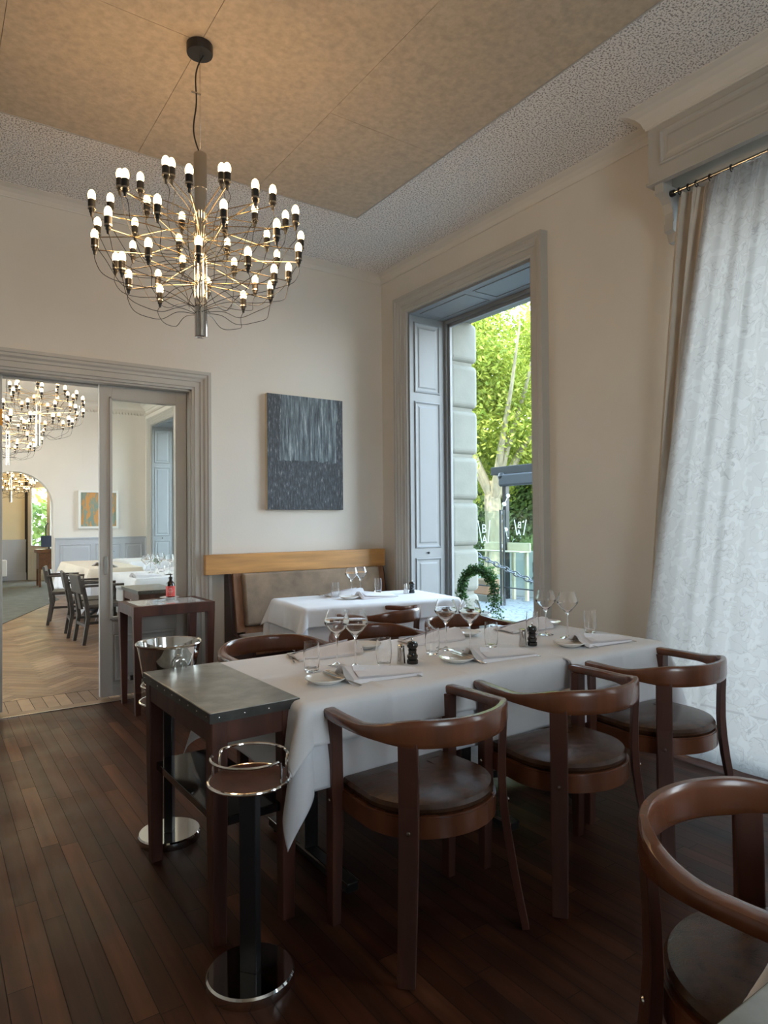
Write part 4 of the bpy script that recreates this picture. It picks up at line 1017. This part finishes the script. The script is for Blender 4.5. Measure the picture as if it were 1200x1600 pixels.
def napkin(label, x, y, rz, z=TT, L=.315, Wn=.165, h=.040, seed=0):
    b = B(); R = random.Random(seed); nx = 16; secs = []
    for i in range(nx+1):
        u = i/nx; H = h*(1-u)**.8+.016
        x_ = -L/2+L*u
        out = [(-Wn/2, .001), (-Wn/2+.004, .009+.15*H*(1-u)), (-Wn*.22, H*.62), (-.01, H), (.02, H*.98), (Wn*.34, H*.42), (Wn/2-.004, .010), (Wn/2, .001)]
        inn = [(Wn*.3, .0045), (.015, H-.008 if H > .02 else .006), (-.008, H-.009 if H > .02 else .006), (-Wn*.2, max(.004, H*.62-.008)), (-Wn/2+.012, .0045)]
        secs.append([(x_+(.012*math.sin(k) if i == 0 else 0), yy, max(.0005, zz)) for k, (yy, zz) in enumerate(out+inn)])
    k = len(secs[0]); vs = [p for s_ in secs for p in s_]
    fs = [(i*k+j, i*k+(j+1) % k, (i+1)*k+(j+1) % k, (i+1)*k+j) for i in range(nx) for j in range(k)]+[tuple(nx*k+j for j in range(k)), tuple(range(k))]
    b.add(vs, fs, True)
    # second layer: a flap lying along the front
    fl = []
    for i in range(nx+1):
        u = i/nx; H = h*(1-u)**.8+.016; x_ = -L/2+.03+(L-.03)*u
        fl += [(x_, -Wn/2+.006, .012+.25*H*(1-u)), (x_, -Wn*.20, H*.64+.004), (x_, -.02, H+.0035)]
    b.add(fl, [(i*3+j, i*3+j+1, (i+1)*3+j+1, (i+1)*3+j) for i in range(nx) for j in range(2)], True)
    o = b.build('napkin', 'napkin'); o.location = (x, y, z); o.rotation_euler = (0, 0, rz); return tag(o, label, 'napkin', None)
def bar_between(name, p0, p1, kind, label, z=TT, z2=None):
    """cutlery lying from p0 (business end) to p1 (handle end)"""
    p0 = Vector((*p0, 0)); p1 = Vector((*p1, 0)); L_ = (p1-p0).length; z2 = z if z2 is None else z2
    b = B()
    hh = [(L_*.45, .0022), (L_*.7, .0040), (L_*.95, .0060), (L_, .0042)]
    if kind == 'fork':
        for k in range(4):
            yy = (k-1.5)*.0055; b.loft([((0, yy, .006), .0008, .0012), ((.045, yy, .003), .0010, .0016)], shape=SQ, up=(0, 0, 1))
        b.loft([((.044, 0, .003), .0010, .0105), ((.062, 0, .002), .0010, .0095), ((.08, 0, .004), .0012, .003), ((L_*.5, 0, .0055), .0014, .0024), ((L_*.8, 0, .004), .0014, .005), ((L_, 0, .003), .0012, .0055)], shape=RR, up=(0, 0, 1))
    else:
        b.loft([((0, .003, .004), .0006, .002), ((.02, .001, .004), .0008, .0075), ((L_*.42, 0, .004), .0010, .0085), ((L_*.46, 0, .0045), .0022, .0035), ((L_*.8, 0, .004), .0026, .0048), ((L_, 0, .003), .0020, .0055)], shape=RR, up=(0, 0, 1))
    o = b.build(name, 'steel'); d = p1-p0; a = math.atan2(d.y, d.x); tilt = math.atan2(z-z2, L_)
    o.matrix_world = Matrix.Translation((p0.x, p0.y, z)) @ Matrix.Rotation(a, 4, 'Z') @ Matrix.Rotation(tilt, 4, 'Y')
    return tag(o, label, kind)
P_L, P_M, P_R = 'at the left end of the long table', 'at the middle of the long table', 'at the curtain end of the long table'
wine('left wine glass of the pair '+P_L, -2.287, -2.968); wine('right wine glass of the pair '+P_L, -2.235, -3.035)
wine('left wine glass of the pair '+P_M, -1.685, -2.975); wine('right wine glass of the pair '+P_M, -1.615, -3.07)
wine('left wine glass of the pair '+P_R, -.990, -2.98); wine('right wine glass of the pair '+P_R, -.975, -3.115)
wine('left wine glass on the table in front of the wall bench', -.841, -.755); wine('right wine glass on the table in front of the wall bench', -.73, -.72)
tumbler('clear tumbler left of the salt shaker '+P_L, -2.130, -3.095); tumbler('clear tumbler before the far napkin at the left end of the long table', -2.425, -2.995)
tumbler('clear tumbler by the far napkin '+P_M, -1.805, -3.02); tumbler('clear tumbler right of the wine glasses '+P_M, -1.47, -3.06)
tumbler('clear tumbler near the sheer curtain '+P_R, -.755, -3.085); tumbler('clear tumbler behind the right hand pepper mill', -1.04, -2.93)
tumbler('left clear tumbler on the table in front of the wall bench', -.985, -.73); tumbler('right clear tumbler on the table in front of the wall bench', -.50, -.64)
plate('bread plate with knife and fork at the left end of the long table', -2.475, -3.20); plate('bread plate behind the wine glasses at the left end of the long table', -1.975, -2.70)
plate('bread plate on the near side '+P_M, -1.82, -3.21); plate('bread plate on the far side '+P_M, -1.345, -2.735)
plate('bread plate on the near side '+P_R, -1.14, -3.265); plate('bread plate on the far side '+P_R, -.72, -2.75)
plate('bread plate on the table in front of the wall bench', -.955, -.905)
napkin('folded white napkin on the near side at the left end of the long table', -2.245, -3.225, math.radians(-6))
napkin('folded white napkin on the far side at the left end of the long table', -2.215, -2.735, math.radians(174))
napkin('folded white napkin on the near side at the middle of the long table', -1.60, -3.245, math.radians(-5))
napkin('folded white napkin on the far side at the middle of the long table', -1.59, -2.745, math.radians(176))
napkin('folded white napkin on the near side at the curtain end', -.945, -3.285, math.radians(-4))
napkin('folded white napkin on the far side at the curtain end', -.94, -2.77, math.radians(178))
napkin('folded white napkin on the near side of the table by the bench', -.73, -.945, math.radians(-8), L=.30)
napkin('folded white napkin on the far side of the table by the bench', -.86, -.67, math.radians(172), L=.30)
shaker('steel salt shaker beside the pepper mill at the left end of the long table', -2.043, -3.100); mill('black pepper mill at the left end of the long table', -2.000, -3.125)
shaker('steel salt shaker at the curtain end of the long table', -1.325, -3.130); mill('black pepper mill at the curtain end of the long table', -1.275, -3.145)
shaker('steel salt shaker on the table in front of the wall bench', -.365, -.86); mill('black pepper mill on the table in front of the wall bench', -.305, -.87)
# cutlery
bar_between('fork', (-2.43, -3.13), (-2.365, -3.285), 'fork', 'fork lying across the bread plate at the left end', TT+.024, TT+.001)
bar_between('knife', (-2.45, -3.13), (-2.395, -3.33), 'knife', 'knife lying across the bread plate at the left end', TT+.023, TT+.001)
bar_between('fork', (-2.10, -3.18), (-2.125, -3.35), 'fork', 'fork right of the near napkin at the left end of the long table')
bar_between('fork', (-2.36, -2.66), (-2.415, -2.82), 'fork', 'fork left of the far napkin at the left end of the long table')
bar_between('knife', (-2.02, -2.64), (-2.06, -2.81), 'knife', 'knife lying by the far bread plate at the left end', TT+.020, TT+.001)
bar_between('fork', (-1.775, -3.13), (-1.72, -3.29), 'fork', 'fork lying across the near bread plate at the middle of the table', TT+.024, TT+.001)
bar_between('knife', (-1.80, -3.14), (-1.755, -3.33), 'knife', 'knife lying across the near bread plate at the middle of the table', TT+.023, TT+.001)
bar_between('fork', (-1.44, -3.19), (-1.455, -3.36), 'fork', 'fork right of the near napkin at the middle of the long table')
bar_between('knife', (-1.40, -2.66), (-1.43, -2.82), 'knife', 'knife lying by the far bread plate at the middle', TT+.020, TT+.001)
bar_between('fork', (-1.09, -3.20), (-1.075, -3.38), 'fork', 'fork lying across the near bread plate at the curtain end', TT+.024, TT+.001)
bar_between('fork', (-.785, -3.22), (-.80, -3.40), 'fork', 'fork right of the near napkin at the curtain end')
bar_between('fork', (-1.035, -.50), (-1.03, -.68), 'fork', 'fork left of the far napkin on the table by the bench')
bar_between('fork', (-.56, -.86), (-.565, -1.03), 'fork', 'fork right of the near napkin on the table by the bench')

# cloth of a further table at the lower right edge
cloth('table_cloth', -2.715, -1.75, -5.75, -4.965, TZ+.005, (.10, .15, .2, .20), 'white cloth of the table beside the zinc topped table at bottom right', 23, 'cloth', (), flare=.5)
table('dining_table', 'dining table under the cloth at the bottom right', (-2.225, -5.365), .93, .74, 0, (0,), 'star')

# ------------------------------------------------------------------ ivy arch on the sill
t = thing('ivy_arch', 'green ivy trained over a wire arch in a white pot on the window sill', 'potted ivy', (.22, -1.13, .38), math.radians(8))
b = B(); b.lathe([(0, 0), (.075, 0), (.09, .01), (.105, .17), (.11, .20), (.10, .20), (.09, .17), (0, .16)], n=36); b.build('pot', 'pot', t)
arc = []
for i in range(41):
    a = PI*1.12*(i/40)-.12*PI/2; arc.append(Vector((0, .185*math.cos(a)*1.0, .36+.215*math.sin(a))))
legs = [Vector((0, .02, .16)), Vector((0, .12, .22)), Vector((0, .17, .29))]
path = [Vector((0, -q.y, q.z)) for q in legs]; path = [Vector((0, -.05, .17)), Vector((0, -.15, .22))]+[Vector((0, -p.y, p.z)) for p in arc]+[Vector((0, .15, .22)), Vector((0, .05, .17))]
b = B(); b.tube(path, .003, 6); b.build('wire_hoop', 'black_metal', t)
b = B(); R = random.Random(3)
def leafquad(b, p, s_, R):
    n = Vector((R.gauss(0, 1), R.gauss(0, 1), R.gauss(0, 1)+.4)).normalized(); x_ = n.orthogonal().normalized(); x_.rotate(Matrix.Rotation(R.uniform(0, 6.28), 3, n)); y_ = n.cross(x_)
    pts = [(0, -.6), (.55, -.35), (.85, .1), (.35, .15), (0, 1), (-.35, .15), (-.85, .1), (-.55, -.35)]
    b.add([p+x_*(a*s_)+y_*(c*s_)+n*(.12*s_*(a*a)) for a, c in pts], [(0, 1, 2, 3, 4, 5, 6, 7)])
for i in range(2700):
    q = R.random()*(len(path)-5)+2; k = int(q); p = path[k].lerp(path[min(k+1, len(path)-1)], q-k)
    rad = .054*R.random()**.6*(1.25 if p.z < .38 else 1)
    d = Vector((R.gauss(0, 1), R.gauss(0, 1), R.gauss(0, 1))).normalized(); leafquad(b, p+d*rad, R.uniform(.008, .015), R)
for i in range(500):
    leafquad(b, Vector((R.gauss(0, .04), R.choice((-1, 1))*R.uniform(.13, .24), .12+R.random()*.2)), R.uniform(.008, .014), R)
b.build('foliage', 'leaf_ivy', t)

# ------------------------------------------------------------------ next room: tables and chairs
def box_cloth(name, x0, x1, y0, y1, z, drop, label, seed, mtl='cloth', out=0):
    return cloth(name, x0, x1, y0, y1, z, (drop,)*4, label, seed, mtl, (), step=.04, wave=.014, flare=.35, out=out)
def rtable(x0, x1, y0, y1, label, lab2, lab3, seed, m2='cloth'):
    table('dining_table', label, ((x0+x1)/2, (y0+y1)/2), x1-x0-.02, y1-y0-.02, 0, (0,), 'star')
    box_cloth('under_cloth', x0, x1, y0, y1, TZ+.003, .45, lab2, seed, 'cloth'); box_cloth('table_cloth', x0, x1, y0, y1, TZ+.008, .17, lab3, seed, m2, .012)
rtable(-1.80, -.95, 2.25, 3.45, 'dining table of the next room closest to the glass door', 'long white undercloth on the next room table behind the glass door', 'white top cloth with folds on the next room table behind the glass door', 21)
rtable(-1.90, -1.22, 4.3, 6.6, 'long dining table of the next room behind the row of dark chairs', 'long white undercloth behind the row of dark chairs', 'beige white top cloth behind the row of dark chairs', 31, 'cloth_beige')
rtable(-1.02, -.32, 5.7, 6.9, 'small dining table by the window of the next room', 'white undercloth of the small table by the next room window', 'white top cloth of the small table by the next room window', 41)
def dchair(label, loc, rz, group):     # faces +x
    t = thing('slatted_chair', label, 'chair', loc, rz, group)
    b = B(); b.box(-.22, .22, -.23, .23, .41, .455, .012, 3); b.build('seat', 'grey_wood', t)
    for s_ in (-1, 1):
        b = B(); b.loft([((-.285, s_*.19, .74), .018, .018, (1, 0, 0)), ((-.235, s_*.20, .45), .022, .02, (1, 0, 0)), ((-.22, s_*.20, .30), .022, .02, (1, 0, 0)), ((-.27, s_*.205, 0), .018, .018, (1, 0, 0))], shape=SQ, smooth=False); b.build('leg', 'grey_wood', t)
        b = B(); b.loft([((.19, s_*.21, .66), .02, .02, (1, 0, 0)), ((.20, s_*.21, 0), .017, .017, (1, 0, 0))], shape=SQ, smooth=False); b.build('leg', 'grey_wood', t)
        b = B(); b.box(-.28, .22, s_*.21-.025, s_*.21+.025, .655, .68, .006); b.build('armrest', 'grey_wood', t)
    b = B(); mt = Matrix.Translation((-.275, 0, .55)) @ Matrix.Rotation(math.radians(-10), 4, 'Y'); b.box(-.016, .016, -.21, .21, .03, .25, .012, 3, mt=mt); b.box(-.012, .012, -.06, .06, -.16, .03, mt=mt); b.build('backrest', 'grey_wood', t)
    b = B(); b.box(-.24, .20, -.012, .012, .20, .23); b.box(-.25, -.23, -.2, .2, .20, .23); b.box(.19, .21, -.2, .2, .20, .23); b.build('stretcher', 'grey_wood', t)
    return t
G_D = 'dark wooden armchairs in the next room'
d0 = dchair('dark wooden armchair of the next room closest to the doorway', (-2.02, 2.92, 0), math.radians(4), G_D)
dup(d0, (-2.05, 3.50, 0), math.radians(-5), 'middle dark wooden armchair of the row seen through the doorway')
dup(d0, (-2.08, 4.75, 0), math.radians(-12), 'farthest dark wooden armchair of the row seen through the doorway')
dup(d0, (-.62, 3.3, 0), math.radians(175), 'dark wooden armchair behind the glass door, on the window side of the laid table')
dup(d0, (-1.05, 5.0, 0), math.radians(-90), 'dark wooden armchair far behind the glass door, between laid tables') if False else None
# tableware of the next room
for i, (x, y) in enumerate(((-1.62, 2.55), (-1.50, 2.62), (-1.33, 2.60), (-1.22, 2.70), (-1.45, 3.0), (-1.30, 3.1))):
    wine('wine glass standing by the green sprig vase on the table behind the glass door', x, y, TT, 'wine glasses behind the glass door')
for i, (x, y) in enumerate(((-1.40, 2.50), (-1.25, 2.5))):
    tumbler('tumbler on the laid table behind the glass door', x, y, TT, 'tumblers behind the glass door')
napkin('folded napkin behind the glass door near the right stile', -1.12, 2.42, math.radians(20)); napkin('folded napkin behind the glass door near the left stile', -1.66, 2.42, math.radians(10))
napkin('folded napkin on the far side of the table behind the glass door', -1.2, 3.2, math.radians(190)); napkin('folded napkin on the beige cloth seen through the open doorway', -1.62, 5.1, 1.2)
napkin('second folded napkin on the beige cloth seen through the open doorway, nearer', -1.62, 4.55, 1.7)
def vase(label, x, y, z, seed, flow):
    t = thing('bud_vase', label, 'vase', (x, y, z)); b = B(); b.lathe([(0, 0), (.022, 0), (.028, .03), (.02, .07), (.012, .085), (.014, .10), (.012, .10), (.010, .085), (0, .08)], n=20); b.build('vase_body', 'glass' if not flow else 'china', t)
    b = B(); R = random.Random(seed)
    for i in range(60): leafquad(b, Vector((R.gauss(0, .022), R.gauss(0, .022), .13+R.random()*.07)), R.uniform(.007, .013), R)
    b.build('sprigs', 'leaf_hedge' if not flow else 'leaf_ivy', t)
vase('small vase of green sprigs on the table behind the glass door', -1.48, 2.62, TT, 3, False); vase('small vase of dark flowers on the beige cloth beside the door stile', -1.30, 5.9, TT, 5, True)

# ------------------------------------------------------------------ outside
b = B(); b.box(.5, 60, -40, 60, -.4, -.2); struct(b.build('floor', 'cobble'), 'pale cobbled pavement outside')
def tree(label, base, h, trunk_r, crown, nleaf, ls, seed, mtl='leaf_tree', fork=True, group=None, name='tree'):
    R = random.Random(seed); t = thing(name, label, 'tree', base, 0, group)
    b = B(); b.loft([((0, 0, -.1), trunk_r*1.25, trunk_r*1.25), ((.05, 0, h*.12), trunk_r, trunk_r), ((0, .05, h*.26), trunk_r*.9, trunk_r*.9), ((0, 0, h*.32), trunk_r*.7, trunk_r*.7)], n=14)
    for k in range(7):
        a = k*2*PI/7+R.random(); d = Vector((math.cos(a), math.sin(a), 0)); l = crown*R.uniform(.5, .8)
        b.loft([((0, 0, h*.25), trunk_r*.55, trunk_r*.55), (d*l*.3+Vector((0, 0, h*.42)), trunk_r*.36, trunk_r*.36), (d*l*.7+Vector((0, 0, h*.60)), trunk_r*.2, trunk_r*.2), (d*l+Vector((0, 0, h*.78)), trunk_r*.08, trunk_r*.08)], n=8)
    b.build('trunk', 'bark', t)
    b = B(); cl = []
    for i in range(60):
        u = Vector((R.gauss(0, 1), R.gauss(0, 1), R.gauss(0, 1))).normalized()*R.random()**.33
        cl.append(Vector((u.x*crown, u.y*crown, h*.62+u.z*h*.40)))
    for i in range(nleaf):
        c_ = R.choice(cl); u = Vector((R.gauss(0, 1), R.gauss(0, 1), R.gauss(0, .7))).normalized()*(crown*.28*R.random()**.5)
        p = c_+u; n = Vector((R.gauss(0, 1), R.gauss(0, 1), R.gauss(.3, 1))).normalized(); x_ = n.orthogonal().normalized(); y_ = n.cross(x_); s_ = ls*R.uniform(.6, 1.3)
        b.add([p-y_*s_, p+x_*s_*.45, p+y_*s_, p-x_*s_*.45], [(0, 1, 2, 3)])
    b.build('crown', mtl, t); return t
tree('leafy yellow green tree filling the window view, forked pale trunk', (10.1, 8.9, -.2), 8.6, .27, 3.6, 52000, .078, 11)
tree('green tree farther back, low behind the awning post', (17.0, 11.0, -.2), 9.5, .3, 4.6, 30000, .13, 12)
tree('green tree far left behind the stone blocks', (14.5, 17.5, -.2), 10, .3, 5, 14000, .15, 13)
tree('green tree seen beyond the arch through the far opening', (2.2, 24, -.2), 9, .3, 5, 9000, .16, 14)
def hedge(label, x0, x1, y0, y1, z1, seed, nleaf, z0=-.2):
    R = random.Random(seed); b = B()
    for i in range(nleaf):
        p = Vector((R.uniform(x0, x1), R.uniform(y0, y1), z0+(z1-z0)*R.random()**.8)); n = Vector((R.gauss(-.6, 1), R.gauss(0, 1), R.gauss(.3, 1))).normalized(); x_ = n.orthogonal().normalized(); y_ = n.cross(x_); s_ = R.uniform(.09, .16)
        b.add([p-y_*s_, p+x_*s_*.5, p+y_*s_, p-x_*s_*.5], [(0, 1, 2, 3)])
    return tag(b.build('hedge', 'leaf_hedge'), label, 'hedge')
hedge('long green hedge low behind the tree trunk', 13, 14.2, 3, 19, 4.4, 5, 42000)
hedge('green planting outside beyond the arch', -2.5, 3, 17, 18.5, 2.0, 6, 4000)
# awning post with folded awning beam
t = thing('awning_frame', 'dark grey post carrying a folded awning beam outside the window', 'awning', (5.9, 4.2, -.2))
b = B(); b.box(-.05, .05, -.05, .05, 0, 2.45, .004); b.build('post', 'black_metal', t)
b = B(); b.box(-.12, .12, -4.2, .30, 2.50, 2.66, .01); b.build('beam', 'grey_metal', t)
b = B(); b.box(-.16, .10, -4.1, .05, 2.27, 2.50, .03); b.build('folded_fabric', 'awning_fabric', t)
b = B(); b.lathe([(0, -.1), (.10, -.06), (.12, 0), (.09, .07), (0, .1)], c=(-.06, 0, 2.46), n=14); b.box(-.12, .02, -.07, .07, 2.26, 2.40, .02); b.build('bracket', 'black_metal', t)
for i in range(7):
    b = B(); b.lathe([(0, -.045), (.032, -.032), (.045, 0), (.032, .032), (0, .045)], c=(0, 0, 0), n=12); o = b.build('globe', 'globe', t); o.location = (.06*math.sin(i*2.2)-.04, .09*math.cos(i*1.7), 1.05+.17*i)
b = B(); b.tube([(.06*math.sin(i*.55)-.04, .09*math.cos(i*.42), 1.0+.045*i) for i in range(28)], .006, 5); b.build('light_string', 'white_paint', t)
# frosted screen planter with lettering
t = thing('planter_screen', 'frosted grey screen planter with dotted dark lettering on the pavement', 'planter', (6.35, 3.3, -.2))
b = B(); b.box(0, .5, -1.2, 1.27, 0, .94, .01); b.build('box', 'frost', t)
for s_, yy, zz, sz in (('E', .555, .607, .30), ('W', .60, .34, .24)):
    text(s_, sz, 'grey_metal', t, facing((-.006, yy, zz), (-1, 0, 0)))
b = B(); b.add([(-.008, .84, .82), (-.008, .80, .82), (-.008, .74, .48), (-.008, .78, .48)], [(0, 1, 2, 3)]); b.build('slanted_stroke', 'grey_metal', t)
b = B(); R = random.Random(2)
for i in range(500):
    x_, y_ = R.uniform(.05, .45), R.uniform(-1.1, 1.1); l = R.uniform(.2, .45); dx, dy = R.gauss(0, .08), R.gauss(0, .08)
    b.add([(x_-.01, y_, .94), (x_+.01, y_+.01, .94), (x_+dx, y_+dy, .94+l)], [(0, 1, 2)])
b.build('grass_tuft', 'leaf_hedge', t)
# glass screens with white strokes and letters
def gscreen(label, pos, strokes, letters):
    t = thing('glass_screen', label, 'glass screen', pos)
    b = B(); b.box(-.004, .004, -.42, .42, .35, 1.75); b.build('glass', 'screen_glass', t)
    b = B(); b.box(-.02, .02, -.44, -.42, 0, 1.77); b.box(-.02, .02, .42, .44, 0, 1.77); b.box(-.02, .02, -.42, .42, .33, .35); b.build('frame', 'grey_metal', t)
    b = B()
    for (ya, za, yb, zb) in strokes:
        w = .011; b.add([(-.008, ya-w, za), (-.008, ya+w, za), (-.008, yb+w, zb), (-.008, yb-w, zb)], [(0, 1, 2, 3)])
    b.build('white_stroke', 'decal', t)
    for (s_, y_, z_, sz, mir) in letters:
        mx_ = facing((-.010, y_, z_), (-1, 0, 0))
        if mir: mx_ = mx_ @ Matrix.Scale(-1, 4, (1, 0, 0))
        text(s_, sz, 'decal', t, mx_)
gscreen('glass screen outside lettered B over A between white strokes', (5.0, 3.87, -.2), ((.17, 1.58, .07, 1.15), (-.16, 1.58, -.10, 1.15)), (('B', 0, 1.415, .24, False), ('A', -.01, 1.21, .22, False)))
gscreen('glass screen outside with the same letters mirrored, right of the awning post', (5.05, 2.98, -.2), ((-.14, 1.585, -.07, 1.31), (.15, 1.585, .09, 1.31)), (('B', .02, 1.485, .17, True), ('A', .04, 1.35, .15, True)))
# wooden bench counter, planters, chain
t = thing('wooden_counter', 'pale wooden counter board with posts outside behind the post', 'counter', (5.9, 4.1, -.2))
b = B(); b.box(-.02, .02, -.55, .72, .97, 1.13, .004); b.box(-.3, .02, -.55, .72, .95, .97); b.build('board', 'deck', t)
for yy in (-.45, -.1, .2, .6):
    b = B(); b.box(-.03, .03, yy-.03, yy+.03, 0, .95); b.build('post', 'deck', t)
t = thing('flower_trough', 'terracotta trough of green plants low outside the window', 'planter', (5.4, 4.25, -.2))
b = B(); b.box(-.15, .15, -.22, .22, .12, .42, .02); b.build('trough', 'terracotta', t)
b = B(); b.box(-.2, .2, -.3, .3, 0, .12); b.build('plinth', 'stone', t)
b = B(); R = random.Random(8)
for i in range(260): leafquad(b, Vector((R.gauss(0, .1), R.gauss(0, .14), .44+R.random()*.22)), R.uniform(.02, .04), R)
b.build('plants', 'leaf_hedge', t)
t = thing('chain_barrier', 'heavy iron chain hanging between two bollards outside the window', 'chain')
for (x, y) in ((2.6, 1.62), (2.4, -1.0)):
    b = B(); b.lathe([(0, 0), (.07, 0), (.06, .05), (.04, .1), (.04, 1.0), (.06, 1.03), (.055, 1.10), (0, 1.12)], c=(x, y, -.2), n=16); b.build('bollard', 'iron', t)
NL = 26
for i in range(NL):
    s_ = (i+.5)/NL; x = 2.6+(2.4-2.6)*s_; y = 1.58+(-.96-1.58)*s_; z = .94-.60*s_-.04*4*s_*(1-s_)
    d = Vector((-.2, -2.54, -.60-.16*(1-2*s_))).normalized(); up = Vector((0, 0, 1)) if i % 2 else Vector((0, 0, 1)).cross(d).normalized()
    up = (up-d*up.dot(d)).normalized()
    pts = []
    for k in range(16):
        a = 2*PI*k/16; pts.append(Vector((x, y, z))+d*(.068*math.cos(a))+up*(.030*math.sin(a)))
    b = B(); b.tube(pts, .009, 6, closed=True); b.build('link', 'iron', t)
# small orange notice on the left door leaf
t = tag(B().box(-3.300, -3.287, .097, .0995, 2.10, 2.22).build('notice', 'orange'), 'small orange notice stuck on the left door leaf', 'notice')
